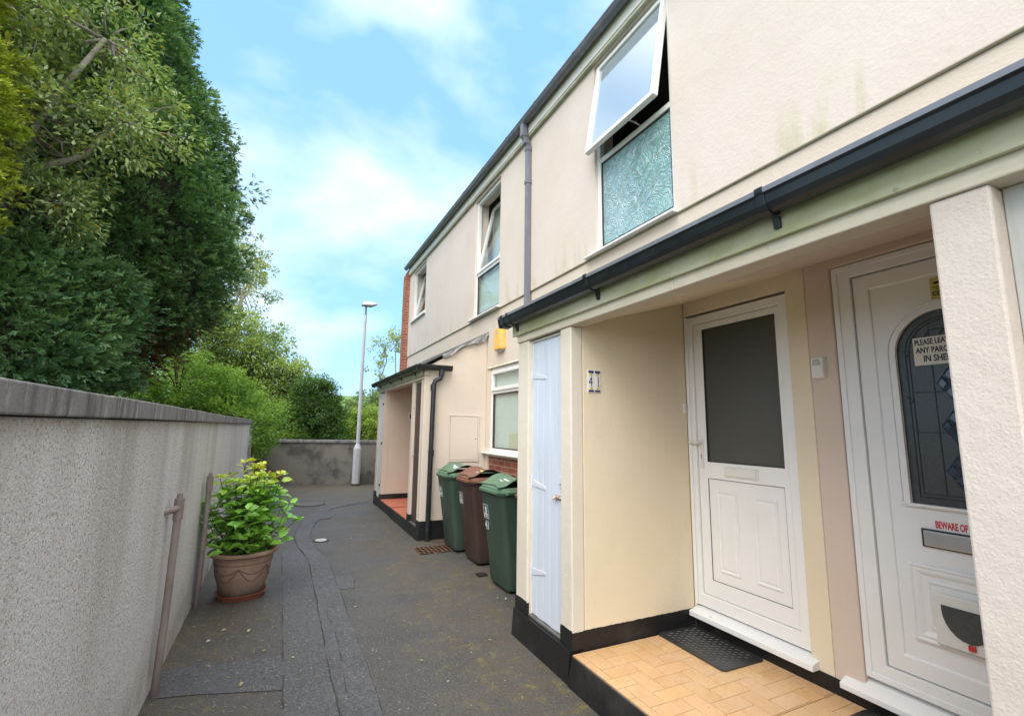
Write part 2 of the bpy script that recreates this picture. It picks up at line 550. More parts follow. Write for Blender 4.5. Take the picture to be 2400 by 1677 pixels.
def binplastic(name, col, lite):
    m = Mat(name, col, 0.40, 0.4)
    m.mix(m.ramp(m.noise(2.2, 5, 0.6, (1, 1, 0.4), obj=True), 0.45, 0.75), lite, 0.55)
    m.mix(m.ramp(m.noise(40, 4, 0.7, obj=True), 0.60, 0.75), (lite[0] * 1.2, lite[1] * 1.2, lite[2] * 1.1), 0.3)
    m.rough(m.noise(5, 4, obj=True), 0.3, 0.6)
    return m


M['bin_green'] = binplastic('green_bin_plastic', (0.036, 0.062, 0.046), (0.070, 0.105, 0.082))
M['bin_greenlid'] = binplastic('green_lid_plastic', (0.085, 0.165, 0.100), (0.17, 0.27, 0.19))
M['bin_brown'] = binplastic('brown_bin_plastic', (0.050, 0.028, 0.024), (0.085, 0.055, 0.046))
M['bin_brownlid'] = binplastic('brown_lid_plastic', (0.165, 0.070, 0.048), (0.25, 0.125, 0.09))
M['print_white'] = Mat('white_print', (0.66, 0.70, 0.70), 0.5)
M['print_dull'] = Mat('dull_print', (0.42, 0.46, 0.46), 0.5)
M['lime'] = Mat('lime_sticker', (0.55, 0.62, 0.15), 0.5)
M['sky_sticker'] = Mat('blue_sticker', (0.12, 0.42, 0.60), 0.5)
M['tyre'] = Mat('black_tyre', (0.02, 0.02, 0.02), 0.7)

m = Mat('faded_terracotta_plastic', (0.30, 0.20, 0.15), 0.6, 0.35)
m.mix(m.ramp(m.noise(6, 5, 0.6, obj=True), 0.45, 0.7), (0.40, 0.30, 0.24), 0.6)
sx = m.N('ShaderNodeSeparateXYZ')
m.L(m.pos(obj=True), sx.inputs[0])
m.mix(m.math('MULTIPLY', m.ramp(sx.outputs[2], 0.02, 0.24, True), m.ramp(m.noise(7, 6, 0.7, obj=True), 0.25, 0.52)), (0.085, 0.068, 0.055), 0.9)
m.bump(m.noise(30, 4, obj=True), 0.2, 0.003)
M['pot'] = m
M['pot_trim'] = Mat('dark_moulding', (0.13, 0.09, 0.07), 0.7)
M['saucer'] = Mat('terracotta_saucer', (0.27, 0.09, 0.055), 0.5)
m = Mat('potting_soil', (0.02, 0.015, 0.011), 1.0)
m.bump(m.noise(60, 4), 1, 0.02)
M['soil'] = m


def bark(name, a, b):
    m = Mat(name, a, 0.9, 0.2)
    m.mix(m.ramp(m.noise(9, 5, 0.6, (1, 1, 0.25)), 0.4, 0.65), b, 0.8)
    m.bump(m.noise(14, 5, 0.6, (1, 1, 0.2)), 0.8, 0.02)
    return m


M['bark'] = bark('bark', (0.13, 0.10, 0.075), (0.06, 0.045, 0.035))
M['bark_pale'] = bark('pale_grey_bark', (0.30, 0.28, 0.24), (0.16, 0.15, 0.12))
M['bark_red'] = bark('red_brown_bark', (0.16, 0.075, 0.045), (0.07, 0.035, 0.025))


def leafmat(name, rough=0.5, trans=0.35, spec=0.35):
    m = Mat(name, (0.1, 0.2, 0.05), rough, spec)
    a = m.N('ShaderNodeAttribute')
    a.attribute_name = 'Col'
    m.L(a.outputs['Color'], m.b.inputs['Base Color'])
    tr = m.N('ShaderNodeBsdfTranslucent')
    hs = m.N('ShaderNodeMix')
    hs.data_type = 'RGBA'
    hs.blend_type = 'MULTIPLY'
    hs.inputs['Factor'].default_value = 1
    hs.inputs['B'].default_value = (1.5, 1.5, 0.6, 1)
    m.L(a.outputs['Color'], hs.inputs['A'])
    m.L(hs.outputs['Result'], tr.inputs['Color'])
    ms = m.N('ShaderNodeMixShader')
    ms.inputs[0].default_value = trans
    m.L(m.b.outputs[0], ms.inputs[1])
    m.L(tr.outputs[0], ms.inputs[2])
    m.L(ms.outputs[0], m.o.inputs['Surface'])
    return m


M['leaf'] = leafmat('leaves')
M['needle'] = leafmat('conifer_needles', 0.6, 0.18, 0.25)
M['leaf_glossy'] = leafmat('glossy_leaves', 0.32, 0.25, 0.5)
m = Mat('dark_inner_hull', (0.035, 0.028, 0.018), 1.0)  # dark colour standing in for shade inside the crowns
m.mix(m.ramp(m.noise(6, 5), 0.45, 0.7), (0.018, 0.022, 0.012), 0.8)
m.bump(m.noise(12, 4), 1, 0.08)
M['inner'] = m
m = Mat('grass_ground', (0.055, 0.095, 0.025), 1.0, 0.1)
m.mix(m.ramp(m.noise(0.12, 5), 0.4, 0.65), (0.09, 0.14, 0.04), 0.8)
m.bump(m.noise(3, 5), 0.8, 0.2)
M['grass'] = m
m = Mat('far_hill', (0.13, 0.22, 0.07), 1.0, 0.1)
m.mix(m.ramp(m.noise(0.06, 6), 0.45, 0.6), (0.06, 0.11, 0.045), 0.8)
M['hill'] = m


# ------------------------------------------------------------------ mesh helpers
class MB:
    def __init__(s):
        s.v = []
        s.f = []
        s.mi = []
        s.k = 0

    def add(s, vs, fs, mi=None):
        o = len(s.v)
        s.v += [tuple(v) for v in vs]
        s.f += [tuple(i + o for i in f) for f in fs]
        s.mi += [s.k if mi is None else mi] * len(fs)
        return s

    def box(s, x0, x1, y0, y1, z0, z1, mi=None):
        if x0 > x1: x0, x1 = x1, x0
        if y0 > y1: y0, y1 = y1, y0
        if z0 > z1: z0, z1 = z1, z0
        vs = [(x, y, z) for x in (x0, x1) for y in (y0, y1) for z in (z0, z1)]
        fs = [(0, 1, 3, 2), (4, 6, 7, 5), (0, 4, 5, 1), (2, 3, 7, 6), (0, 2, 6, 4), (1, 5, 7, 3)]
        return s.add(vs, fs, mi)

    def hexa(s, p, mi=None):
        """8 points: bottom ring 0-3, top ring 4-7"""
        return s.add(p, [(3, 2, 1, 0), (4, 5, 6, 7), (0, 1, 5, 4), (1, 2, 6, 5), (2, 3, 7, 6), (3, 0, 4, 7)], mi)

    def loft(s, rings, cap0=True, cap1=True, closed=True, mi=None):
        n = len(rings[0])
        vs = [p for r in rings for p in r]
        fs = []
        for i in range(len(rings) - 1):
            for j in range(n if closed else n - 1):
                a, b = i * n + j, i * n + (j + 1) % n
                fs.append((a, b, b + n, a + n))
        if cap0: fs.append(tuple(reversed(range(n))))
        if cap1: fs.append(tuple(range((len(rings) - 1) * n, len(rings) * n)))
        return s.add(vs, fs, mi)

    def tube(s, pts, rad, n=10, caps=True, mi=None):
        pts = [Vector(p) for p in pts]
        if not hasattr(rad, '__len__'): rad = [rad] * len(pts)
        rings = []
        pu = None
        for i, p in enumerate(pts):
            d = (pts[min(i + 1, len(pts) - 1)] - pts[max(i - 1, 0)]).normalized()
            if pu is None:
                a = Vector((0, 0, 1)) if abs(d.z) < 0.9 else Vector((1, 0, 0))
                u = d.cross(a).normalized()
            else:
                u = (pu - d * pu.dot(d)).normalized()
            pu = u
            v = d.cross(u)
            rings.append([p + rad[i] * (math.cos(2 * PI * k / n) * u + math.sin(2 * PI * k / n) * v) for k in range(n)])
        return s.loft(rings, caps, caps, mi=mi)

    def lathe(s, prof, c=(0, 0), n=32, cap0=True, cap1=True, mi=None, a0=0.0):
        rings = [[(c[0] + r * math.cos(a0 + 2 * PI * k / n), c[1] + r * math.sin(a0 + 2 * PI * k / n), z) for k in range(n)] for r, z in prof]
        return s.loft(rings, cap0, cap1, mi=mi)

    def prism_y(s, poly, y0, y1, mi=None):
        """poly of (x,z) extruded along y"""
        return s.loft([[(x, y0, z) for x, z in poly], [(x, y1, z) for x, z in poly]], mi=mi)

    def prism_x(s, poly, x0, x1, mi=None):
        """poly of (y,z) extruded along x"""
        return s.loft([[(x0, y, z) for y, z in poly], [(x1, y, z) for y, z in poly]], mi=mi)

    def prism_z(s, poly, z0, z1, mi=None):
        return s.loft([[(x, y, z0) for x, y in poly], [(x, y, z1) for x, y in poly]], mi=mi)

    def wall(s, axis, a0, a1, u0, u1, z0, z1, holes=(), mi=None):
        """slab normal to axis between a0..a1 with rectangular holes (u0,u1,z0,z1), no inner faces"""
        us = sorted({u0, u1} | {min(max(h[i], u0), u1) for h in holes for i in (0, 1)})
        zs = sorted({z0, z1} | {min(max(h[i], z0), z1) for h in holes for i in (2, 3)})

        def solid(i, j):
            if i < 0 or j < 0 or i >= len(us) - 1 or j >= len(zs) - 1: return False
            u, z = (us[i] + us[i + 1]) / 2, (zs[j] + zs[j + 1]) / 2
            return not any(h[0] < u < h[1] and h[2] < z < h[3] for h in holes)
        idx = {}
        vs, fs = [], []

        def V(i, j, k):
            key = (i, j, k)
            if key not in idx:
                idx[key] = len(vs)
                a = (a0, a1)[k]
                vs.append((a, us[i], zs[j]) if axis == 'x' else (us[i], a, zs[j]))
            return idx[key]
        for i in range(len(us) - 1):
            for j in range(len(zs) - 1):
                if not solid(i, j): continue
                fs.append((V(i, j, 0), V(i, j + 1, 0), V(i + 1, j + 1, 0), V(i + 1, j, 0)))
                fs.append((V(i, j, 1), V(i + 1, j, 1), V(i + 1, j + 1, 1), V(i, j + 1, 1)))
                for di, dj, p, q in ((-1, 0, (i, j), (i, j + 1)), (1, 0, (i + 1, j), (i + 1, j + 1)), (0, -1, (i, j), (i + 1, j)), (0, 1, (i, j + 1), (i + 1, j + 1))):
                    if not solid(i + di, j + dj):
                        fs.append((V(*p, 0), V(*q, 0), V(*q, 1), V(*p, 1)))
        return s.add(vs, fs, mi)

    def frame(s, x0, x1, y0, y1, z0, z1, t, bt=None, tt=None, mi=None):
        """picture frame slab normal to x"""
        bt = t if bt is None else bt
        tt = t if tt is None else tt
        return s.wall('x', x0, x1, y0, y1, z0, z1, [(y0 + t, y1 - t, z0 + bt, z1 - tt)], mi)

    def build(s, name, mats, parent=None, bevel=0.0, smooth=False, segs=2, recalc=True):
        me = bpy.data.meshes.new(name)
        off = Vector((0, 0, 0))
        p = parent
        while p is not None:
            off += Vector(p.location)
            p = p.parent
        me.from_pydata([Vector(v) - off for v in s.v], [], s.f)
        if recalc:
            bm = bmesh.new()
            bm.from_mesh(me)
            bmesh.ops.recalc_face_normals(bm, faces=bm.faces)
            bm.to_mesh(me)
            bm.free()
        if not isinstance(mats, (list, tuple)): mats = [mats]
        for mm in mats: me.materials.append(mm.m)
        if len(mats) > 1:
            me.polygons.foreach_set('material_index', s.mi)
        o = bpy.data.objects.new(name, me)
        C.objects.link(o)
        if parent: o.parent = parent
        if smooth:
            me.polygons.foreach_set('use_smooth', [True] * len(me.polygons))
            if smooth != 'all':
                md = o.modifiers.new('split', 'EDGE_SPLIT')
                md.split_angle = R(38)
        if bevel:
            b = o.modifiers.new('bevel', 'BEVEL')
            b.width = bevel
            b.segments = segs
            b.limit_method = 'ANGLE'
            b.angle_limit = R(40)
            b.harden_normals = False
        return o


def tag(o, label=None, cat=None, group=None, kind=None):
    if label: o['label'] = label
    if cat: o['category'] = cat
    if group: o['group'] = group
    if kind: o['kind'] = kind
    return o


def thing(name, loc, label, cat, group=None, rz=0):
    o = bpy.data.objects.new(name, None)
    o.empty_display_size = 0.1
    o.location = loc
    o.rotation_euler = (0, 0, rz)
    C.objects.link(o)
    return tag(o, label, cat, group)


def copy_tree(o, parent=None):
    c = o.copy()
    C.objects.link(c)
    c.parent = parent
    for ch in list(o.children):
        copy_tree(ch, c)
    return c


def rrect(cx, cy, w, d, r, z, n=4):
    pts = []
    for qx, qy, a in ((1, 1, 0), (-1, 1, 90), (-1, -1, 180), (1, -1, 270)):
        for k in range(n + 1):
            t = R(a + 90 * k / n)
            pts.append((cx + qx * (w / 2 - r) + r * math.cos(t), cy + qy * (d / 2 - r) + r * math.sin(t), z))
    return pts


def text_geo(body, size, extr=0.0008, bold=0.0, sx=1.0):
    cu = bpy.data.curves.new('txt', 'FONT')
    cu.body = body
    cu.size = size
    cu.extrude = extr
    cu.offset = bold
    cu.resolution_u = 3
    cu.align_x = 'LEFT'
    o = bpy.data.objects.new('txt', cu)
    C.objects.link(o)
    dg = bpy.context.evaluated_depsgraph_get()
    dg.update()
    me = bpy.data.meshes.new_from_object(o.evaluated_get(dg))
    vs = [(v.co.x * sx, v.co.y, v.co.z) for v in me.vertices]
    fs = [tuple(p.vertices) for p in me.polygons]
    bpy.data.objects.remove(o)
    bpy.data.curves.remove(cu)
    bpy.data.meshes.remove(me)
    return vs, fs


def put_text(mb, body, size, org, right, up, bold=0.0, sx=1.0, mi=None, rot=0.0):
    """text with its baseline start at org, running along 'right'"""
    vs, fs = text_geo(body, size, bold=bold, sx=sx)
    rt, up = Vector(right).normalized(), Vector(up).normalized()
    if rot:
        q = Matrix.Rotation(rot, 3, rt.cross(up))
        rt, up = q @ rt, q @ up
    nn = rt.cross(up)
    mb.add([Vector(org) + rt * a + up * b + nn * c for a, b, c in vs], fs, mi)


# ------------------------------------------------------------------ ground
def sheet(name, poly, z, mat):
    mb = MB()
    mb.add([(x, y, z) for x, y in poly], [tuple(range(len(poly)))])
    o = mb.build(name, mat, recalc=False)
    return tag(o, kind='structure')


sheet('ground', [(-600, -300), (600, -300), (600, 900), (-600, 900)], -0.03, M['grass'])
sheet('asphalt_path', [(-0.75, -4), (3.1, -4), (3.1, 12.3), (9, 12.3), (9, 11.75), (2.4, 13.95), (-0.62, 14.95)], 0.0, M['asphalt'])


def curve_pts(p, n=6):
    """Catmull-Rom through p"""
    P = [p[0]] + list(p) + [p[-1]]
    r = []
    for i in range(1, len(P) - 2):
        for k in range(n):
            t = k / n
            a, b, c, d = (np.array(P[i + j]) for j in (-1, 0, 1, 2))
            r.append(tuple(0.5 * ((2 * b) + (-a + c) * t + (2 * a - 5 * b + 4 * c - d) * t * t + (-a + 3 * b - 3 * c + d) * t ** 3)))
    return r + [tuple(p[-1])]


def jit(pts, a=0.008):
    return [(x + rnd.uniform(-a, a), y + rnd.uniform(-a, a)) for x, y in pts]


SL = [(0.43, -1.5), (0.42, 1.5), (0.42, 3.0), (0.406, 3.55), (0.41, 4.28), (0.416, 5.39), (0.408, 6.38), (0.31, 7.24), (0.31, 7.86), (0.435, 8.9), (0.66, 9.95), (0.98, 10.36), (1.5, 10.68), (1.86, 11.0)]
SR = [(0.64, -1.5), (0.64, 1.5), (0.636, 2.9), (0.644, 3.42), (0.633, 4.18), (0.633, 5.17), (0.617, 6.29), (0.50, 7.5), (0.60, 8.49), (0.72, 8.95), (0.90, 9.08), (0.97, 9.95), (1.5, 10.42), (1.86, 10.68)]
cl, c_r = jit(curve_pts(SL, 8), 0.006), jit(curve_pts(SR, 8), 0.006)
mb = MB()
n = len(cl)
mb.add([(x, y, 0.008) for x, y in cl] + [(x, y, 0.008) for x, y in c_r], [(i, i + n, i + n + 1, i + 1) for i in range(n - 1)])
tag(mb.build('trench_patch', M['patch'], recalc=False), kind='structure')
mb = MB()
e = []
pl = [(0.135, -1.5), (0.13, 3.42), (-0.50, 3.64), (-0.58, 3.66), (-0.58, 4.02), (0.13, 3.92), (0.137, 6.98)]
pr = [(0.415, -1.5), (0.415, 3.0), (0.41, 3.42), (0.405, 3.64), (0.405, 3.92), (0.41, 4.1), (0.40, 6.5)]
mb.add([(x, y, 0.004) for x, y in [(0.135, -1.5), (0.13, 3.42), (-0.35, 3.58), (-0.585, 3.64), (-0.585, 4.02), (-0.3, 3.97), (0.13, 3.90), (0.134, 5.2), (0.14, 6.98), (0.33, 7.0), (0.40, 6.5), (0.41, 5.4), (0.408, 4.28), (0.40, 3.55), (0.415, 3.0), (0.42, -1.5)]], [tuple(range(16))])
mb.add([(x, y, 0.004) for x, y in [(0.632, 5.17), (0.632, 5.66), (0.83, 5.60), (0.78, 5.15)]], [(0, 1, 2, 3)])
tag(mb.build('old_patch', M['patch'], recalc=False), kind='structure')


def crack(mb, pts, w=0.010, z=0.012):
    vs = []
    for i, p in enumerate(pts):
        a, b = pts[max(i - 1, 0)], pts[min(i + 1, len(pts) - 1)]
        dx, dy = b[0] - a[0], b[1] - a[1]
        l = math.hypot(dx, dy) or 1
        ww = w * rnd.uniform(0.3, 1.0) / 2
        vs += [(p[0] - dy / l * ww, p[1] + dx / l * ww, z), (p[0] + dy / l * ww, p[1] - dx / l * ww, z)]
    mb.add(vs, [(2 * i, 2 * i + 1, 2 * i + 3, 2 * i + 2) for i in range(len(pts) - 1) if math.sin(i * 0.9) + rnd.uniform(-0.9, 0.9) > -0.35])


mb = MB()
crack(mb, cl[:-10], 0.009)
crack(mb, c_r[:-18], 0.007)
crack(mb, jit(curve_pts([(0.47, -1.0), (0.50, 1.5), (0.47, 3.0), (0.50, 3.9), (0.47, 4.6)], 10), 0.006), 0.007)
crack(mb, jit([(0.132, 2.4 + 0.1 * i) for i in range(28)], 0.004), 0.008)
crack(mb, jit([(0.132, 5.2 + 0.1 * i) for i in range(16)], 0.004), 0.005)
crack(mb, jit([(0.63 + 0.02 * i, 5.66 - 0.007 * i) for i in range(11)], 0.003), 0.007)
crack(mb, jit([(0.83 - 0.005 * i, 5.60 - 0.045 * i) for i in range(11)], 0.003), 0.007)
tag(mb.build('patch_joints', M['crack'], recalc=False), kind='structure')

# far hill and meadow
mb = MB()
nx, ny = 50, 24
vs = []
for j in range(ny):
    for i in range(nx):
        x = -160 + 420 * i / (nx - 1)
        y = 45 + 190 * j / (ny - 1)
        t = min(max((y - 50) / 140, 0), 1)
        h = 11.5 * t * t * (3 - 2 * t) * (1 + 0.10 * math.sin(x * 0.03 + 1.0)) - 0.3
        if y > 200: h -= (y - 200) * 0.15
        vs.append((x, y, h))
mb.add(vs, [(j * nx + i, j * nx + i + 1, (j + 1) * nx + i + 1, (j + 1) * nx + i) for j in range(ny - 1) for i in range(nx - 1)])
tag(mb.build('hill', M['hill'], smooth='all'), kind='structure')

# ------------------------------------------------------------------ boundary walls
wl = thing('boundary_wall', (-0.72, 6.5, 0), 'long pebble dashed boundary wall with dark concrete coping down the left of the path', 'wall')
mb = MB()
mb.wall('x', -0.595, -0.84, -2.0, 15.0, -0.1, 1.612)
mb.build('wall_face', M['pebble'], wl, bevel=0.008)
y = -2.0
k = 0
JO = [-2.0, -0.9, 0.3, 1.25, 2.22, 3.45, 4.7, 5.9, 7.1, 8.3, 9.5, 10.7, 11.9, 13.1, 14.2, 15.04]
for y0, y1 in zip(JO[:-1], JO[1:]):
    mb = MB()
    dz = rnd.uniform(-0.004, 0.004)
    mb.hexa([(-0.88, y0 + 0.003, 1.614 + dz), (-0.565, y0 + 0.003, 1.614 + dz), (-0.565, y1 - 0.003, 1.614 + dz), (-0.88, y1 - 0.003, 1.614 + dz),
             (-0.88, y0 + 0.003, 1.71 + dz), (-0.565, y0 + 0.003, 1.695 + dz), (-0.565, y1 - 0.003, 1.695 + dz), (-0.88, y1 - 0.003, 1.71 + dz)])
    mb.build('coping_slab', M['coping'], wl, bevel=0.006)

wf = thing('boundary_wall', (1.0, 14.3, 0), 'low stained grey boundary wall across the far end of the path', 'wall')
ax, ay, bx, by = -0.62, 14.80, 3.2, 13.52
d = Vector((bx - ax, by - ay, 0)).normalized()
nn = Vector((d.y, -d.x, 0))


def wall_box(mb, t0, t1, off0, off1, z0, z1):
    p = [Vector((ax, ay, 0)) + d * t + nn * o for t, o in ((t0, off0), (t1, off0), (t1, off1), (t0, off1))]
    mb.hexa([(q.x, q.y, z0) for q in p] + [(q.x, q.y, z1) for q in p])


mb = MB()
wall_box(mb, 0, 9.0, 0.0, -0.22, -0.1, 1.115)
mb.build('wall_face', M['stained'], wf, bevel=0.008)
for i in range(7):
    mb = MB()
    wall_box(mb, i * 1.28 + 0.004, (i + 1) * 1.28 - 0.004, 0.03, -0.25, 1.117, 1.195)
    mb.build('coping_slab', M['coping'], wf, bevel=0.008)


# ------------------------------------------------------------------ standpipes on the left wall
def drain_pipe(y, lean, label, r=0.0215, top=1.13, tee=True, x=-0.548):
    t = thing('drain_pipe', (x, y, 0), label, 'pipe', 'plastic pipes standing against the pebble dashed wall')
    mb = MB()
    mb.tube([(x - 0.01, y - lean * 0.05, 0.0), (x, y + lean * 0.3, 0.4), (x + 0.006, y + lean, top - 0.1)], r, 14)
    mb.build('pipe', M['drain'], t, smooth=True)
    mb = MB()
    mb.tube([(x + 0.006, y + lean, top - 0.13), (x + 0.006, y + lean, top)], r * 1.28, 14)
    mb.tube([(x + 0.006, y + lean, top - 0.001), (x + 0.006, y + lean, top + 0.03)], r * 0.75, 12)
    if tee:
        mb.tube([(x + 0.004, y + lean - 0.01, top - 0.055), (x - 0.02, y + lean - 0.07, top - 0.06), (-0.605, y + lean - 0.11, top - 0.065)], [r * 0.9, r * 0.95, r * 0.9], 12)
    mb.build('tee_joint', M['drain'], t, smooth=True)


drain_pipe(3.665, 0.02, 'nearest brown grey pipe standing against the pebble dashed wall')
drain_pipe(5.17, -0.04, 'brown grey pipe rising behind the potted shrub on the wall side', tee=False)
drain_pipe(11.0, 0.0, 'small far pipe on the pebble dashed wall above the yellow leaves', tee=False)

# ------------------------------------------------------------------ the terrace
XF = 2.87            # plane of the doors and lower wall
XU = 2.852           # upper render, a little proud
NB = 1.78            # front of near porch
FP = 1.87            # front of far porch


def window(house, y0, y1, z0, z1, transom=None, mode='fixed', lower='glass', upper='glass', sill=True, fx=2.885, ft=0.055, sill_ext=(0.04, 0.06)):
    """uPVC window in the wall plane; part of its house"""
    mb = MB()
    holes = [(y0 + ft, y1 - ft, z0 + ft, z1 - ft)]
    if transom:
        holes = [(y0 + ft, y1 - ft, z0 + ft, transom - 0.028), (y0 + ft, y1 - ft, transom + 0.028, z1 - ft)]
    mb.wall('x', fx, fx + 0.06, y0, y1, z0, z1, holes)
    wdw = mb.build('window', M['upvc'], house, bevel=0.006)
    tz = transom - 0.028 if transom else z1 - ft
    mb = MB()
    mb.frame(fx + 0.012, fx + 0.045, y0 + ft + 0.001, y1 - ft - 0.001, z0 + ft + 0.001, tz - 0.001, 0.016)
    mb.build('bead', M['seal'], wdw)
    mb = MB()
    mb.box(fx + 0.022, fx + 0.030, y0 + ft + 0.010, y1 - ft - 0.010, z0 + ft + 0.010, tz - 0.010)
    mb.build('pane', M[lower], wdw)
    if transom:
        a0, a1, b0, b1 = y0 + ft - 0.012, y1 - ft + 0.012, transom + 0.014, z1 - ft + 0.012
        s = MB()
        p = MB()
        s.frame(fx - 0.022, fx + 0.034, a0, a1, b0, b1, 0.052)
        p.box(fx + 0.002, fx + 0.010, a0 + 0.049, a1 - 0.049, b0 + 0.049, b1 - 0.049)
        ang, pivz, pivx = 0, 0, fx
        if mode == 'top_out': ang, pivz, pivx = R(9.3), b1, fx + 0.0
        if mode == 'tilt_in': ang, pivz, pivx = R(12.5), b0, fx + 0.03
        for q in (s, p):
            q.v = [(pivx + (x - pivx) * math.cos(ang) + (z - pivz) * math.sin(ang), yy, pivz - (x - pivx) * math.sin(ang) + (z - pivz) * math.cos(ang)) for x, yy, z in q.v]
        so = s.build('sash', M['upvc'], wdw, bevel=0.008)
        p.build('pane', M[upper], wdw)
        if mode == 'top_out':
            st = MB()
            st.tube([(fx + 0.01, a0 + 0.40, b0 + 0.02), (fx - 0.06, a0 + 0.40, b0 + 0.035), (fx - 0.15, a0 + 0.40, b0 + 0.03)], 0.008, 8)
            st.build('window_stay', M['silver'], wdw)
        if mode == 'tilt_in':
            st = MB()
            st.tube([(fx + 0.03, a0 + 0.05, b1 - 0.10), (fx + 0.22, a0 + 0.05, b1 - 0.05)], 0.006, 6)
            st.build('window_stay', M['seal'], wdw)
    elif mode == 'tilt_whole':
        pass
    if sill:
        mb = MB()
        e0, e1 = sill_ext
        mb.hexa([(2.795, y0 - e0, z0 - 0.028), (2.90, y0 - e0, z0 - 0.028), (2.90, y1 + e1, z0 - 0.028), (2.795, y1 + e1, z0 - 0.028),
                 (2.795, y0 - e0, z0 - 0.008), (2.90, y0 - e0, z0 - 0.002), (2.90, y1 + e1, z0 - 0.002), (2.795, y1 + e1, z0 - 0.008)])
        mb.build('sill', M['upvc'], wdw, bevel=0.004)
    return wdw


def tilt_window(house, y0, y1, z0, z1, ang):
    """single light, tilted inwards from its bottom edge"""
    fx, ft = 2.885, 0.05
    mb = MB()
    mb.frame(fx, fx + 0.06, y0, y1, z0, z1, ft)
    wdw = mb.build('window', M['upvc'], house, bevel=0.006)
    a0, a1, b0, b1 = y0 + ft - 0.01, y1 - ft + 0.01, z0 + ft - 0.01, z1 - ft + 0.01
    s, p = MB(), MB()
    s.frame(fx - 0.01, fx + 0.045, a0, a1, b0, b1, 0.055)
    p.box(fx + 0.012, fx + 0.02, a0 + 0.052, a1 - 0.052, b0 + 0.052, b1 - 0.052)
    pz, px = b0, fx + 0.04
    for q in (s, p):
        q.v = [(px + (x - px) * math.cos(ang) + (z - pz) * math.sin(ang), yy, pz - (x - px) * math.sin(ang) + (z - pz) * math.cos(ang)) for x, yy, z in q.v]
    s.build('sash', M['upvc'], wdw, bevel=0.006)
    p.build('pane', M['glass'], wdw)
    mb = MB()
    mb.box(2.80, 2.90, y0 - 0.06, y1 + 0.1, z0 - 0.032, z0 - 0.004)
    mb.build('sill', M['upvc'], wdw, bevel=0.004)
    mb = MB()
    mb.box(3.25, 3.258, y0 - 0.1, y1 + 0.1, z0 - 0.05, z1 + 0.05)
    mb.build('net_curtain_backing', M['curtain'], wdw)


def half_round(y0, y1, xc, zt, r=0.056, n=12):
    """gutter trough along y, xc centre, zt rim height"""
    outer = [(xc + r * math.cos(PI + PI * k / n), zt + r * 1.25 * math.sin(PI + PI * k / n)) for k in range(n + 1)]
    inner = [(xc + (r - 0.005) * math.cos(2 * PI - PI * k / n), zt + (r - 0.005) * 1.25 * math.sin(2 * PI - PI * k / n)) for k in range(n + 1)]
    lip = [(xc - r - 0.005, zt - 0.014), (xc - r - 0.005, zt + 0.003), (xc - r + 0.005, zt + 0.003)]
    return [outer[0]] and (lip[:1] + [outer[1]] + outer[2:] + [inner[0]] + inner[1:] + lip[2:] + lip[1:2])


def gutter_profile(xo, xi, zt, zb):
    """deep square-ish gutter: outer x, inner x, top, bottom"""
    w = xi - xo
    o = [(xo, zt), (xo, zt - 0.02), (xo + 0.008, zt - 0.026), (xo + 0.014, zb + 0.030), (xo + 0.028, zb + 0.008), (xo + 0.05, zb), (xi - 0.03, zb), (xi - 0.008, zb + 0.012), (xi, zb + 0.03), (xi, zt)]
    i = [(x + (0.004 if x < xo + w / 2 else -0.004), z + 0.004) for x, z in reversed(o[1:-1])]
    return o + [(xi - 0.004, zt)] + i + [(xo + 0.004, zt)]


def bracket(xo, xi, zt, zb, y, gut, r=0.006, w=0.035, tail=0.05):
    mb = MB()
    p = gutter_profile(xo - r, xi, zt + 0.005, zb - r)
    o = p[:10]
    inn = [(x + (0.006 if x < (xo + xi) / 2 else -0.006), z + 0.006) for x, z in reversed(o)]
    mb.prism_y(o + inn, y - w / 2, y + w / 2)
    mb.prism_y([(xi - 0.02, zb - 0.004), (xi, zb - 0.004), (xi + 0.004, zb - tail), (xi - 0.012, zb - tail)], y - w / 2 + 0.004, y + w / 2 - 0.004)
    mb.build('bracket', M['gutter'], gut, bevel=0.0015)


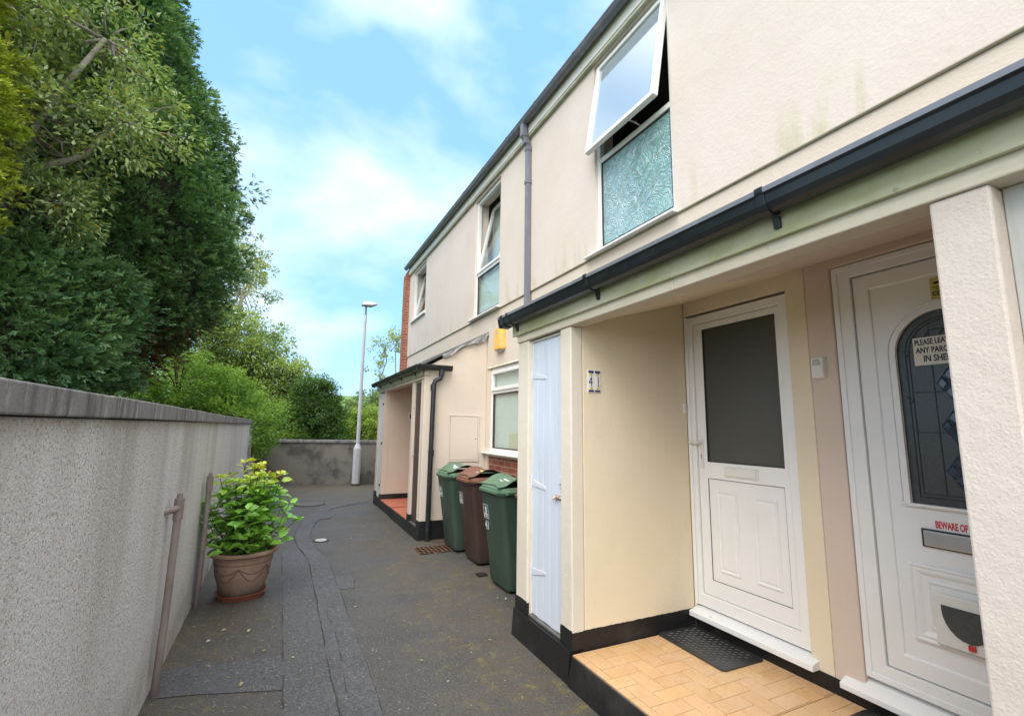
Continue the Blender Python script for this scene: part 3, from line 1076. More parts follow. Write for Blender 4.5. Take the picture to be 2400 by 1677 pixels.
def house(name_loc, label, y0, y1, upper_holes, lower_holes, upper_mat, lower_mat, porch_range=None):
    h = thing('terraced_house', (3.6, (y0 + y1) / 2, 0), label, 'house', 'houses of the cream terrace')
    mb = MB()
    mb.wall('x', XU, 3.10, y0, y1, 3.4065, 5.92, upper_holes)
    # chamfered bell-cast drip along the foot of the upper render
    mb.build('upper_wall', upper_mat, h)
    mb = MB()
    mb.prism_y([(XU - 0.002, 3.398), (XU - 0.0005, 3.406), (XU + 0.02, 3.406), (XU + 0.02, 3.3905), (XU + 0.004, 3.3905)], y0, y1)
    mb.build('drip_edge', M['drip'], h)
    segs = [(y0, y1)]
    if porch_range:
        p0, p1 = porch_range
        segs = [s for s in ((y0, p0), (p1, y1)) if s[1] - s[0] > 0.01]
        mb = MB()
        mb.wall('x', XF + 0.0, 3.10, p0, p1, 2.9, 3.3895)
        for s in segs:
            mb.wall('x', XF + 0.0, 3.10, s[0], s[1], -0.1, 3.3895, lower_holes)
    else:
        mb = MB()
        mb.wall('x', XF + 0.0, 3.10, y0, y1, -0.1, 3.3895, lower_holes)
    mb.build('wall', lower_mat, h)
    # rest of the body: floors, back, ridge roof
    mb = MB()
    mb.box(8.8, 9.0, y0, y1, 0, 5.9)
    mb.box(3.101, 8.79, y0, y0 + 0.02, 0, 5.9)
    mb.box(3.101, 8.79, y1 - 0.02, y1, 0, 5.9)
    mb.box(3.101, 8.79, y0 + 0.021, y1 - 0.021, 2.72, 2.9)
    mb.box(3.101, 8.79, y0 + 0.021, y1 - 0.021, 5.84, 5.9)
    mb.build('inner_wall', M['room'], h)
    mb = MB()
    mb.prism_y([(2.74, 5.872), (5.95, 7.50), (9.2, 5.872), (9.2, 5.92), (5.95, 7.56), (2.74, 5.925)], y0, y1)
    mb.build('roof', M['roof_tile'], h)
    mb = MB()
    mb.box(2.80, 2.822, y0, y1, 5.655, 5.87)
    mb.box(2.822, 2.851, y0, y1, 5.70, 5.715)
    mb.build('fascia', M['soffit'], h, bevel=0.003)
    mb = MB()
    mb.box(2.806, 2.851, y0, y1, 5.615, 5.652)
    mb.build('trim_board', M['trim'], h, bevel=0.003)
    mb = MB()
    mb.prism_y(half_round(0, 0, 2.738, 5.845), y0, y1 + (0.05 if y1 > 12 else 0))
    g = mb.build('gutter', M['grey_pipe'], h, smooth=True)
    y = y0 + 0.45
    while y < y1:
        mb = MB()
        pr = half_round(0, 0, 2.738, 5.846, 0.061)
        mb.prism_y(pr, y - 0.02, y + 0.02)
        mb.build('bracket', M['grey_pipe'], g)
        y += 0.92
    return h


def lean_roof(h, xg, zg, y0, y1, ztop=3.10):
    mb = MB()
    mb.prism_y([(xg, zg - 0.012), (XF - 0.001, ztop - 0.02), (XF - 0.001, ztop), (xg, zg + 0.008)], y0, y1)
    mb.build('porch_roof', M['felt'], h)


def panel_door_parts(door, y0, y1, z0, z1):
    """a raised and fielded moulding frame + panel on a door leaf, front toward -x"""
    mb = MB()
    prof = [(0.0, 2.8935), (0.004, 2.8868), (0.012, 2.8858), (0.018, 2.8905), (0.024, 2.8915), (0.034, 2.8885), (0.040, 2.8880)]
    mb.loft([[(x, y0 + e, z0 + e), (x, y1 - e, z0 + e), (x, y1 - e, z1 - e), (x, y0 + e, z1 - e)] for e, x in prof], cap0=False)
    return mb.build('door_panel', M['upvc'], door)


# =========================== house B : number 41 (y 1.76 .. 5.40)
H41 = house(None, 'cream house with tiled porch step, plain white half glazed door and pale blue cupboard door', 1.76, 5.40,
            [(2.775, 3.90, 3.43, 5.60)], [], M['cream_up'], M['cream'], (1.76, 2.745))
mb = MB()
mb.wall('x', XF - 0.015, 3.10, 1.76, 2.745, -0.1, 2.70, [(1.885, 2.735, 0.31, 2.50)])
mb.build('porch_back_wall', M['cream_warm'], H41, bevel=0.012, segs=3)
mb = MB()
mb.loft([[(x, yy, z) for x, z in ((NB + 0.10, -0.1), (XF - 0.016, -0.1), (XF - 0.016, 2.72), (NB + 0.10, 2.44))] for yy in (2.745, 2.87)])
mb.build('porch_side_wall', M['cream_warm'], H41, bevel=0.004)
mb = MB()
mb.box(NB, NB + 0.099, 2.745, 2.885, 0.20, 2.312)
mb.box(NB, NB + 0.099, 3.375, 3.56, 0.20, 2.312)
mb.build('porch_pier', M['cream_pier'], H41, bevel=0.010, segs=3)
mb = MB()
mb.loft([[(x, yy, z) for x, z in ((NB + 0.0995, -0.1), (XF - 0.001, -0.1), (XF - 0.001, 2.95), (NB + 0.0995, 2.5))] for yy in (3.46, 3.56)])
mb.build('cupboard_wall', M['cream'], H41)
# black plinth
mb = MB()
mb.hexa([(1.745, 2.752, -0.02), (1.85, 2.752, -0.02), (1.85, 3.57, -0.02), (1.745, 3.57, -0.02), (1.762, 2.752, 0.195), (1.85, 2.752, 0.195), (1.85, 3.565, 0.195), (1.762, 3.565, 0.195)])
mb.box(1.776, 1.86, 2.7415, 2.887, 0.1955, 0.300)
mb.box(1.776, 1.86, 3.373, 3.565, 0.1955, 0.284)
def jag_x(mb, x0, x1, ya, yb, z0, z1, a=0.0022):
    n_ = max(int((x1 - x0) / 0.02), 2)
    top = [(x0 + (x1 - x0) * i / n_, z1 + rnd.uniform(-a, a)) for i in range(n_ + 1)]
    for (xa, za), (xb, zb_) in zip(top[:-1], top[1:]):
        mb.hexa([(xa, ya, z0), (xb, ya, z0), (xb, yb, z0), (xa, yb, z0), (xa, ya, za), (xb, ya, zb_), (xb, yb, zb_), (xa, yb, za)])


def jag_y(mb, xa, xb, y0, y1, z0, z1, a=0.0022):
    n_ = max(int((y1 - y0) / 0.02), 2)
    top = [(y0 + (y1 - y0) * i / n_, z1 + rnd.uniform(-a, a)) for i in range(n_ + 1)]
    for (ya, za), (yb, zb_) in zip(top[:-1], top[1:]):
        mb.hexa([(xa, ya, z0), (xb, ya, z0), (xb, yb, z0), (xa, yb, z0), (xa, ya, za), (xb, ya, za), (xb, yb, zb_), (xa, yb, zb_)])


jag_x(mb, 1.861, 2.858, 2.7425, 2.7448, 0.17, 0.304)
jag_y(mb, 1.7775, 1.779, 2.745, 2.885, 0.19, 0.312)
jag_y(mb, 1.7775, 1.779, 3.375, 3.56, 0.19, 0.296)
mb.box(2.848, 2.8545, 1.761, 2.734, 0.17, 0.262)
mb.box(1.78, 2.0, 3.5605, 3.567, -0.02, 0.28)
mb.build('plinth', M['black'], H41, bevel=0.008, segs=2)
mb = MB()
mb.box(1.79, 1.88, 2.888, 3.372, 0.196, 0.212)
mb.build('threshold', M['concrete'], H41, bevel=0.004)
# cupboard door, pale blue boards
mb = MB()
for i in range(5):
    a = 2.892 + i * 0.0955
    mb.box(1.812, 1.838, a, a + 0.0925, 0.216 if i % 2 else 0.219, 2.285)
mb.box(1.8385, 1.845, 2.893, 3.368, 0.22, 2.28)
cd = mb.build('cupboard_door', M['blue_door'], H41, bevel=0.003)
mb = MB()
mb.box(1.80, 1.835, 3.355, 3.3745, 0.213, 2.30)
mb.box(1.80, 1.835, 2.8855, 3.355, 2.287, 2.30)
mb.build('cupboard_frame', M['cream_pier'], H41)
for z, rot in ((2.02, 0.03), (1.18, 0.02), (0.52, -0.04)):
    mb = MB()
    mb.prism_x([(3.345, z - 0.026), (3.345, z + 0.022), (3.14, z + 0.003 - rot), (3.14, z - 0.016 - rot)], 1.8065, 1.8115)
    mb.tube([(1.806, 3.356, z - 0.05), (1.806, 3.356, z + 0.05)], 0.007, 8)
    mb.build('hinge', M['hinge'], cd)
mb = MB()
mb.tube([(1.80, 2.895, 1.115), (1.80, 3.00, 1.115)], 0.010, 8)
mb.box(1.803, 1.811, 2.93, 2.985, 1.10, 1.13)
mb.tube([(1.795, 2.985, 1.115), (1.775, 2.990, 1.095)], 0.008, 8)
mb.build('bolt', M['rust'], cd)
mb = MB()
mb.box(1.796, 1.811, 2.895, 2.94, 1.215, 1.265)
mb.tube([(1.80, 2.90, 1.20), (1.80, 2.915, 1.175)], 0.008, 8)
mb.build('hasp', M['hinge'], cd)

# porch floor block and tiles (herring-bone)
mb = MB()
mb.hexa([(1.735, 1.762, -0.02), (2.853, 1.762, -0.02), (2.853, 2.7505, -0.02), (1.735, 2.7505, -0.02), (1.768, 1.762, 0.17), (2.853, 1.762, 0.17), (2.853, 2.7345, 0.17), (1.768, 2.7345, 0.17)])
mb.build('porch_step', M['black'], H41, bevel=0.006)


def herring(ya, yb, house_o):
    mb = MB()
    mb.box(1.772, 2.847, ya, yb, 0.1705, 0.1755)
    mb.build('tile_bed', M['grout'], house_o)
    U = 0.1045
    mb = MB()
    cols = []
    gap = 0.0018
    x_lo, x_hi = 1.775, 2.846

    def clipbox(x0, x1, y0, y1):
        x0, x1, y0, y1 = max(x0, x_lo), min(x1, x_hi), max(y0, ya + 0.001), min(y1, yb - 0.001)
        if x1 - x0 < 0.004 or y1 - y0 < 0.004: return
        mb.box(x0 + gap, x1 - gap, y0 + gap, y1 - gap, 0.176, 0.1800)
        r = random.Random(int((x0 + 10) * 971 + (y0 + 10) * 7717))
        b = r.uniform(0.95, 1.05)
        c = (0.60 * b, (0.375 + r.uniform(-.01, .01)) * b, (0.19 + r.uniform(-.015, .015)) * b, 1)
        cols.extend([c] * 8)
    for i in range(-2, 14):
        for j in range(-26, 34):
            k = (i - j) % 4
            gx, gy = 1.72 + i * U, 0.62 + j * U
            if k == 0: clipbox(gx, gx + 2 * U, gy, gy + U)
            if k == 3: clipbox(gx, gx + U, gy, gy + 2 * U)
    o = mb.build('floor_tiles', M['floor_tile'], house_o)
    at = o.data.color_attributes.new('Col', 'FLOAT_COLOR', 'POINT')
    at.data.foreach_set('color', np.array(cols, dtype=np.float32).ravel())
    return o


herring(1.7605, 2.733, H41)
# beam, ceiling, fascia, gutter
mb = MB()
mb.box(NB - 0.012, NB + 0.105, 1.76, 3.562, 2.313, 2.41)
mb.build('beam', M['beam'], H41, bevel=0.006)
mb = MB()
mb.prism_y([(1.886, 2.335), (2.853, 2.605), (2.853, 2.62), (1.886, 2.35)], 1.761, 2.744)
mb.build('porch_ceiling', M['cream_warm'], H41)
mb = MB()
mb.box(1.745, 1.767, 1.76, 3.61, 2.372, 2.545)
mb.box(1.7675, 2.0, 3.585, 3.61, 2.378, 2.55)
mb.build('porch_fascia', M['fascia'], H41, bevel=0.004)
mb = MB()
mb.prism_y(gutter_profile(1.635, 1.744, 2.545, 2.455), 1.76, 3.68)
mb.prism_y(gutter_profile(1.628, 1.744, 2.552, 2.447), 3.585, 3.64)
mb.prism_y([(1.632, 2.548), (1.65, 2.455), (1.743, 2.455), (1.743, 2.548)], 3.678, 3.69)
g41 = mb.build('porch_gutter', M['gutter'], H41, bevel=0.002)
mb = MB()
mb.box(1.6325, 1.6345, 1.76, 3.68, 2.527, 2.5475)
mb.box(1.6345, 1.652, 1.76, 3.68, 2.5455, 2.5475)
mb.build('gutter_lip_glint', M['grey_pipe'], g41)  # paler strip added to paint the sky's glint along the lip
for y in (2.36,):
    bracket(1.635, 1.744, 2.545, 2.455, y, g41)
bracket(1.635, 1.744, 2.545, 2.455, 3.50, g41)
lean_roof(H41, 1.70, 2.545, 1.76, 3.61)

# front door of number 41
mb = MB()
mb.wall('x', 2.868, 2.93, 1.888, 2.745 - 0.01, 0.335, 2.482, [(1.95, 2.68, 0.42, 2.42)])
mb.box(2.856, 2.867, 2.716, 2.744, 0.335, 2.49)
dfr = mb.build('door_frame', M['upvc'], H41, bevel=0.006, segs=3)
mb = MB()
mb.wall('x', 2.886, 2.925, 1.953, 2.676, 0.424, 2.416, [(1.988, 2.596, 1.366, 2.372), (1.999, 2.598, 0.53, 1.248)])
dr = mb.build('door', M['upvc'], H41, bevel=0.006, segs=3)
mb = MB()
mb.box(2.900, 2.906, 1.985, 2.599, 1.36, 2.376)
mb.build('door_pane', M['frosted'], dr)
mb = MB()
mb.frame(2.889, 2.8995, 1.9885, 2.5955, 1.3665, 2.3715, 0.006)
mb.frame(2.8895, 2.8935, 1.9995, 2.5975, 0.5305, 1.2475, 0.0028)
mb.build('door_seal', M['seal'], dr)
mb = MB()
mb.box(2.894, 2.912, 1.996, 2.601, 0.527, 1.251)
mb.build('lower_panel', M['upvc'], dr)
panel_door_parts(dr, 2.357, 2.532, 0.604, 1.167)
panel_door_parts(dr, 2.056, 2.238, 0.604, 1.160)
mb = MB()
mb.box(2.878, 2.886, 2.176, 2.441, 1.272, 1.345)
mb.box(2.872, 2.878, 2.188, 2.429, 1.281, 1.338)
mb.build('letterplate', M['white_plastic'], dr, bevel=0.003)
mb = MB()
mb.box(2.876, 2.8855, 2.625, 2.652, 1.32, 1.53)
mb.tube([(2.876, 2.638, 1.505), (2.845, 2.638, 1.505)], 0.010, 10)
mb.tube([(2.843, 2.632, 1.505), (2.840, 2.69, 1.507), (2.842, 2.73, 1.506)], [0.011, 0.010, 0.009], 10)
hd = mb.build('door_handle', M['white_plastic'], dr, bevel=0.002)
mb = MB()
mb.tube([(2.8765, 2.640, 1.412), (2.874, 2.640, 1.412)], 0.010, 10)
mb.box(2.874, 2.8765, 2.635, 2.645, 1.388, 1.41)
mb.build('keyhole', M['silver'], dr)
mb = MB()
mb.hexa([(2.79, 1.84, 0.262), (2.93, 1.84, 0.262), (2.93, 2.74, 0.262), (2.79, 2.74, 0.262), (2.79, 1.84, 0.298), (2.93, 1.84, 0.333), (2.93, 2.74, 0.333), (2.79, 2.74, 0.298)])
mb.build('door_sill', M['sill'], H41, bevel=0.004)
window(H41, 2.775, 3.90, 3.43, 5.60, 4.455, 'top_out', 'swirl', 'glass_bright', sill_ext=(0.02, 0.16))
# downpipe of the upper gutter
mb = MB()


def sqpipe(mb, pts, w=0.034):
    for a, b in zip(pts[:-1], pts[1:]):
        a, b = Vector(a), Vector(b)
        dd = (b - a).normalized()
        u = Vector((0, 1, 0))
        v = dd.cross(u).normalized()
        mb.loft([[p + u * w * i + v * w * j for i, j in ((-1, -1), (1, -1), (1, 1), (-1, 1))] for p in (a, b)])


sqpipe(mb, [(2.738, 5.385, 5.80), (2.738, 5.385, 5.60)], 0.038)
sqpipe(mb, [(2.738, 5.385, 5.62), (2.812, 5.385, 5.47)], 0.033)
sqpipe(mb, [(2.812, 5.385, 5.48), (2.812, 5.385, 2.95)], 0.033)
dp = mb.build('downpipe', M['grey_pipe'], H41, bevel=0.004)
for z in (4.95, 5.64, 5.53, 5.44):
    mb = MB()
    x = 2.738 if z > 5.55 else 2.812 if z < 5.5 else 2.775
    mb.box(x - 0.041, x + 0.038, 5.385 - 0.041, 5.385 + 0.041, z - 0.03, z + 0.03)
    mb.build('pipe_collar', M['grey_pipe'], dp, bevel=0.003)

# =========================== house A : the neighbour with the arched glass door
HA = house(None, 'nearest beige house with arched leaded glass door behind the roughcast pillar', -3.4, 1.76, [], [], M['cream_up'], M['cream'], (0.55, 1.76))
DY0, DY1 = 0.75, 1.505
mb = MB()
mb.wall('x', XF - 0.015, 3.10, 0.55, 1.76, -0.1, 2.72, [(0.655, 1.605, 0.30, 2.555)])
mb.build('porch_back_wall', M['pink'], HA, bevel=0.010, segs=3)
mb = MB()
mb.loft([[(x, yy, z) for x, z in ((NB + 0.10, -0.1), (XF - 0.016, -0.1), (XF - 0.016, 2.72), (NB + 0.10, 2.44))] for yy in (0.55, 0.645)])
mb.build('porch_side_wall', M['pink'], HA)
mb = MB()
mb.box(NB, NB + 0.13, 0.545, 0.688, -0.05, 2.312)
mb.box(NB, NB + 0.13, -0.30, -0.12, -0.05, 2.312)
mb.build('porch_pier', M['roughcast'], HA, bevel=0.007, segs=2)
mb = MB()
mb.box(1.855, 1.90, 0.465, 0.544, 0.2, 2.312)
mb.box(1.855, 1.90, -0.119, 0.4645, 2.235, 2.312)
mb.build('cupboard_frame', M['weathered'], HA, bevel=0.004)
mb = MB()
for i in range(6):
    a = -0.11 + i * 0.0957
    mb.box(1.843, 1.87, a, a + 0.0935, 0.22, 2.232)
mb.build('cupboard_door', M['flaking'], HA, bevel=0.003)
mb = MB()
mb.box(1.768, 1.84, -0.3, 1.7595, -0.02, 0.17)
mb.box(1.84, 2.853, -0.3, 1.7595, -0.02, 0.17)
mb.box(2.848, 2.8545, 0.66, 1.7595, 0.1705, 0.262)
mb.build('plinth', M['black'], HA, bevel=0.005)
herring(0.65, 1.7595, HA)
mb = MB()
mb.box(NB - 0.012, NB + 0.105, -3.4, 1.7595, 2.313, 2.41)
mb.build('beam', M['beam'], HA, bevel=0.006)
mb = MB()
mb.prism_y([(1.886, 2.335), (2.853, 2.605), (2.853, 2.62), (1.886, 2.35)], 0.646, 1.7595)
mb.build('porch_ceiling', M['pink'], HA)
mb = MB()
mb.box(1.745, 1.767, -3.4, 1.7595, 2.372, 2.545)
mb.build('porch_fascia', M['fascia'], HA, bevel=0.004)
mb = MB()
mb.prism_y(gutter_profile(1.635, 1.744, 2.545, 2.455), -3.4, 1.7595)
gA = mb.build('porch_gutter', M['gutter'], HA, bevel=0.002)
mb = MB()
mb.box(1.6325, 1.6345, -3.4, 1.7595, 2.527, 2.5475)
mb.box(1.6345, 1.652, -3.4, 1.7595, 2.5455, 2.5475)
mb.build('gutter_lip_glint', M['grey_pipe'], gA)  # same painted sky glint on this gutter's top edge
bracket(1.635, 1.744, 2.545, 2.455, 1.155, gA)
bracket(1.635, 1.744, 2.545, 2.455, 0.05, gA)
lean_roof(HA, 1.70, 2.545, -3.4, 1.7595)
# frame, door leaf with a real arched opening
mb = MB()
mb.wall('x', 2.868, 2.94, 0.658, 1.602, 0.335, 2.552, [(DY0, DY1, 0.42, 2.475)])
mb.frame(2.861, 2.868, 0.66, 1.600, 0.34, 2.55, 0.03)
mb.build('door_frame', M['upvc'], HA, bevel=0.006, segs=3)
mb = MB()
mb.wall('x', 2.88, 2.93, DY0 + 0.003, DY1 - 0.003, 0.424, 2.470, [(DY0 + 0.09, DY1 - 0.085, 0.51, 2.385)])
drA = mb.build('door', M['upvc'], HA, bevel=0.008, segs=3)
AC, AW, AZ0, AZS = 1.118, 0.205, 1.253, 2.003      # arch centre, half width, bottom, springing


def arch(w, z0, zs, n=20, c=AC):
    return [(c - w, z0), (c - w, zs)] + [(c - w * math.cos(PI * k / n), zs + w * math.sin(PI * k / n)) for k in range(1, n)] + [(c + w, zs), (c + w, z0)]


def arch_ring(mb, x0, x1, w0, w1, dz=0.03, z0a=AZ0, zs=AZS):
    """band between two concentric arches"""
    a, b = arch(w0, z0a + 0.0, zs), arch(w1, z0a - (w1 - w0), zs)
    n = len(a)
    vs = [(x, y, z) for x in (x0, x1) for p in (a, b) for y, z in p]
    fs = []
    for i in range(n):
        j = (i + 1) % n
        fs += [(i, j, n + j, n + i), (2 * n + i, 3 * n + i, 3 * n + j, 2 * n + j), (i, 2 * n + i, 2 * n + j, j), (n + i, n + j, 3 * n + j, 3 * n + i)]
    mb.add(vs, fs)


# leaf skin between arch and rebate rectangle
mb = MB()
ya, yb, za, zb = DY0 + 0.087, DY1 - 0.082, 0.506, 2.389
out_ = []
inn = arch(AW, AZ0, AZS)
for y, z in inn:
    pass
n = len(inn)
rect = []
for k, (y, z) in enumerate(inn):
    if k == 0: rect.append((ya, AZ0))
    elif k == n - 1: rect.append((yb, AZ0))
    elif z <= AZS + 1e-6: rect.append((ya if y < AC else yb, AZS))
    else:
        dy, dz = y - AC, z - AZS
        t = min((zb - AZS) / dz if dz > 1e-6 else 9e9, ((yb - AC) / dy if dy > 1e-6 else (ya - AC) / dy if dy < -1e-6 else 9e9))
        rect.append((AC + dy * t, AZS + dz * t))
vs = [(2.890, y, z) for y, z in inn] + [(2.890, y, z) for y, z in rect]
fs = [(i, i + 1, n + i + 1, n + i) for i in range(n - 1)]
cth = [len(vs), len(vs) + 1]
# corner fill triangles
crn = [(ya, zb), (yb, zb)]
for cy, cz in crn:
    vs.append((2.890, cy, cz))
for i in range(n - 1):
    a, b = rect[i], rect[i + 1]
    for c_i, (cy, cz) in enumerate(crn):
        if (abs(a[0] - cy) < 1e-6) != (abs(b[0] - cy) < 1e-6) and (abs(a[1] - cz) < 1e-6) != (abs(b[1] - cz) < 1e-6) and abs(a[0] - cy) + abs(b[0] - cy) < 0.4:
            fs.append((n + i, n + i + 1, cth[c_i]))
mb.add(vs, fs)
mb.box(2.890, 2.91, ya, yb, za, AZ0 - 0.0005)
mb.build('door_skin', M['upvc'], drA, recalc=False)
mb = MB()
arch_ring(mb, 2.870, 2.889, AW, AW + 0.014)
arch_ring(mb, 2.878, 2.889, AW + 0.014, AW + 0.034)
arch_ring(mb, 2.873, 2.889, AW + 0.034, AW + 0.044)
mb.build('arch_moulding', M['upvc'], drA, bevel=0.003)
mb = MB()
pa = arch(AW + 0.003, AZ0 - 0.002, AZS)
mb.loft([[(2.897, y, z) for y, z in pa], [(2.903, y, z) for y, z in pa]])
mb.build('door_pane', M['frosted'], drA)
mb = MB()
arch_ring(mb, 2.8945, 2.8965, AW - 0.036, AW - 0.032, z0a=AZ0 + 0.036)
arch_ring(mb, 2.8945, 2.8965, AW - 0.052, AW - 0.048, z0a=AZ0 + 0.052)
mb.box(2.8945, 2.8965, AC + 0.062, AC + 0.066, AZ0 + 0.05, AZS + 0.13)
mb.box(2.8945, 2.8965, AC - 0.066, AC - 0.062, AZ0 + 0.05, AZS + 0.13)
mb.box(2.8942, 2.8965, AC - AW + 0.05, AC + AW - 0.05, 1.60, 1.604)
mb.box(2.8942, 2.8965, AC - AW + 0.05, AC + AW - 0.05, 1.80, 1.804)
for s in (-1, 1):
    for zz in (1.74, 1.98):
        mb.tube([(2.8955, AC + s * (AW - 0.03), zz), (2.8955, AC + s * (AW - 0.055), zz + 0.03), (2.8955, AC + s * (AW - 0.022), zz + 0.04)], 0.002, 5)
cv = [(2.8955, AC + 0.05 * math.cos(t) + 0.03, 2.08 + 0.035 * math.sin(t)) for t in np.linspace(0, 5.0, 12)]
mb.tube(cv, 0.002, 5)
mb.tube([(2.8955, 2 * AC - y, z) for x, y, z in cv], 0.002, 5)
mb.build('lead_strips', M['leadcame'], drA)
for zz in (1.42, 1.63, 1.84):
    mbd = MB()
    for (dy, dz, s) in ((0, 0, 0.058), ):
        for q in range(4):
            c0 = (AC, zz)
            a0 = [(0.029, 0), (0, 0.043), (-0.029, 0), (0, -0.043)][q]
            yy, z_ = AC + a0[0], zz + a0[1]
            mbd.loft([[(2.8955, yy + 0.027, z_), (2.8955, yy, z_ + 0.040), (2.8955, yy - 0.027, z_), (2.8955, yy, z_ - 0.040)],
                     [(2.889, yy + 0.015, z_), (2.889, yy, z_ + 0.024), (2.889, yy - 0.015, z_), (2.889, yy, z_ - 0.024)]])
    mbd.build('blue_diamond', M['bluediamond'], drA)
# lower moulded panel
mb = MB()
prof = [(0.0, 2.8895), (0.003, 2.876), (0.012, 2.874), (0.018, 2.879), (0.024, 2.880), (0.028, 2.876), (0.036, 2.876), (0.052, 2.885), (0.068, 2.886), (0.072, 2.878), (0.080, 2.877), (0.086, 2.882), (0.094, 2.883)]
mb.loft([[(x, 0.87 + e, 0.602 + e), (x, 1.368 - e, 0.602 + e), (x, 1.368 - e, 0.965 - e), (x, 0.87 + e, 0.965 - e)] for e, x in prof], cap0=False)
mb.build('door_panel', M['upvc'], drA)
mb = MB()
mb.box(2.870, 2.889, 1.02, 1.285, 1.058, 1.130)
lp = mb.build('letterplate', M['silver'], drA, bevel=0.004)
mb = MB()
mb.frame(2.880, 2.8895, 1.0, 1.296, 1.052, 1.137, 0.010)
mb.build('letterplate_edge', M['seal'], drA)
mb = MB()
mb.box(2.855, 2.872, 1.02, 1.270, 0.622, 0.852)
cfl = mb.build('cat_flap', M['white_plastic'], drA, bevel=0.006)
mb = MB()
pts = [(1.238, 0.805)] + [(1.145 + 0.093 * math.cos(PI * k / 12), 0.785 - 0.12 * math.sin(PI * k / 12)) for k in range(13)] + [(1.052, 0.805)]
mb.loft([[(2.850, y, z) for y, z in pts], [(2.8545, y, z) for y, z in pts]])
mb.build('flap', M['frosted'], cfl)
mb = MB()
mb.box(2.840, 2.8545, 1.125, 1.150, 0.640, 0.662)
mb.build('latch', M['red'], cfl, bevel=0.002)
mb = MB()
mb.hexa([(2.80, 0.63, 0.245), (2.94, 0.63, 0.245), (2.94, 1.705, 0.245), (2.80, 1.705, 0.245), (2.80, 0.63, 0.275), (2.94, 0.63, 0.333), (2.94, 1.705, 0.333), (2.80, 1.705, 0.275)])
mb.build('door_sill', M['upvc'], HA, bevel=0.004)

# =========================== house C (middle)  y 5.40 .. 8.75
HC = house(None, 'middle cream house with meter cupboard, brick under its ground floor window and brown cupboard door', 5.40, 8.75,
           [(6.39, 7.46, 3.44, 5.57)], [(5.56, 6.70, 1.20, 2.50), (5.5, 6.76, -0.1, 1.172)], M['cream_up'], M['cream'], (6.95, 8.75))
mb = MB()
mb.wall('x', XF - 0.0, 3.10, 6.95, 8.75, -0.1, 2.899)
mb.build('porch_back_wall', M['pink_far'], HC)
mb = MB()
mb.box(2.895, 3.0, 5.5, 6.76, -0.1, 1.175)
mb.build('brick_panel', M['brick'], HC)
wc1 = window(HC, 6.39, 7.46, 3.44, 5.57, 4.20, 'tilt_in', sill_ext=(0.03, 0.16))
mb = MB()
mb.box(2.95, 2.958, 6.43, 7.42, 3.48, 4.16)
mb.build('net_curtain_backing', M['curtain'], wc1)  # pale backing added so the lower pane looks bright like reflected sky
mb = MB()
mb.box(3.22, 3.228, 6.3, 7.55, 4.1, 5.6)
mb.build('net_curtain_backing', M['curtain'], wc1)
wl2 = window(HC, 5.56, 6.70, 1.235, 2.495, 2.13, 'fixed', sill_ext=(0.06, 0.14))
mb = MB()
mb.box(2.935, 2.943, 5.6, 6.66, 1.26, 2.46)
mb.build('blind', M['curtain'], wl2)
mb = MB()
mb.box(2.925, 2.932, 5.85, 6.12, 1.30, 1.52)
mb.build('card', M['card'], wl2)
mb = MB()
mb.prism_y([(2.845, 2.505), (2.871, 2.53), (2.871, 2.499), (2.85, 2.499)], 5.5, 6.80)
mb.build('lintel_drip', M['beam'], HC)
# porch: side wall facing the camera, piers, doors
SY = 6.85
mb = MB()
mb.loft([[(FP, SY, 0.24), (XF - 0.001, SY, 0.24), (XF - 0.001, SY, 3.06), (FP, SY, 2.47)], [(FP, SY + 0.11, 0.24), (XF - 0.001, SY + 0.11, 0.24), (XF - 0.001, SY + 0.11, 3.06), (FP, SY + 0.11, 2.47)]])
mb.build('porch_side_wall', M['cream'], HC, bevel=0.008)
mb = MB()
mb.box(FP - 0.003, FP + 0.10, SY + 0.111, SY + 0.16, 0.24, 2.30)
mb.box(FP - 0.003, FP + 0.10, 7.44, 7.57, 0.24, 2.30)
mb.box(FP + 0.101, XF - 0.001, 7.47, 7.57, 0.16, 2.55)
mb.build('porch_pier', M['cream'], HC, bevel=0.008)
mb = MB()
mb.hexa([(FP - 0.03, SY - 0.02, -0.02), (XF - 0.002, SY - 0.02, -0.02), (XF - 0.002, 8.735, -0.02), (FP - 0.03, 8.735, -0.02), (FP - 0.012, SY - 0.015, 0.155), (XF - 0.002, SY - 0.015, 0.155), (XF - 0.002, 8.735, 0.155), (FP - 0.012, 8.735, 0.155)])
mb.box(FP - 0.010, XF - 0.003, SY - 0.012, SY + 0.155, 0.1555, 0.262)
mb.box(FP - 0.010, FP + 0.105, 7.432, 7.58, 0.1555, 0.262)
mb.build('plinth', M['black'], HC, bevel=0.008)
mb = MB()
mb.box(FP + 0.0, XF - 0.003, 7.581, 8.715, 0.156, 0.165)
mb.build('porch_floor', M['red_tile'], HC)
mb = MB()
mb.box(FP + 0.0, FP + 0.09, SY + 0.161, 7.431, 0.156, 0.168)
mb.build('threshold', M['concrete'], HC)
mb = MB()
for i in range(4):
    a = SY + 0.165 + i * 0.1055
    mb.box(FP + 0.03, FP + 0.055, a, a + 0.1025, 0.17, 2.27)
cdc = mb.build('cupboard_door', M['brown_door'], HC, bevel=0.003)
mb = MB()
mb.tube([(FP + 0.03, 7.40, 1.15), (FP + 0.0, 7.40, 1.15)], 0.012, 8)
mb.build('knob', M['silver'], cdc)
mb = MB()
mb.box(FP + 0.02, FP + 0.05, SY + 0.161, 7.439, 2.272, 2.30)
mb.build('cupboard_frame', M['beam'], HC)
mb = MB()
mb.box(FP - 0.012, FP + 0.105, SY + 0.001, 8.75, 2.301, 2.375)
mb.build('beam', M['beam'], HC, bevel=0.005)
mb = MB()
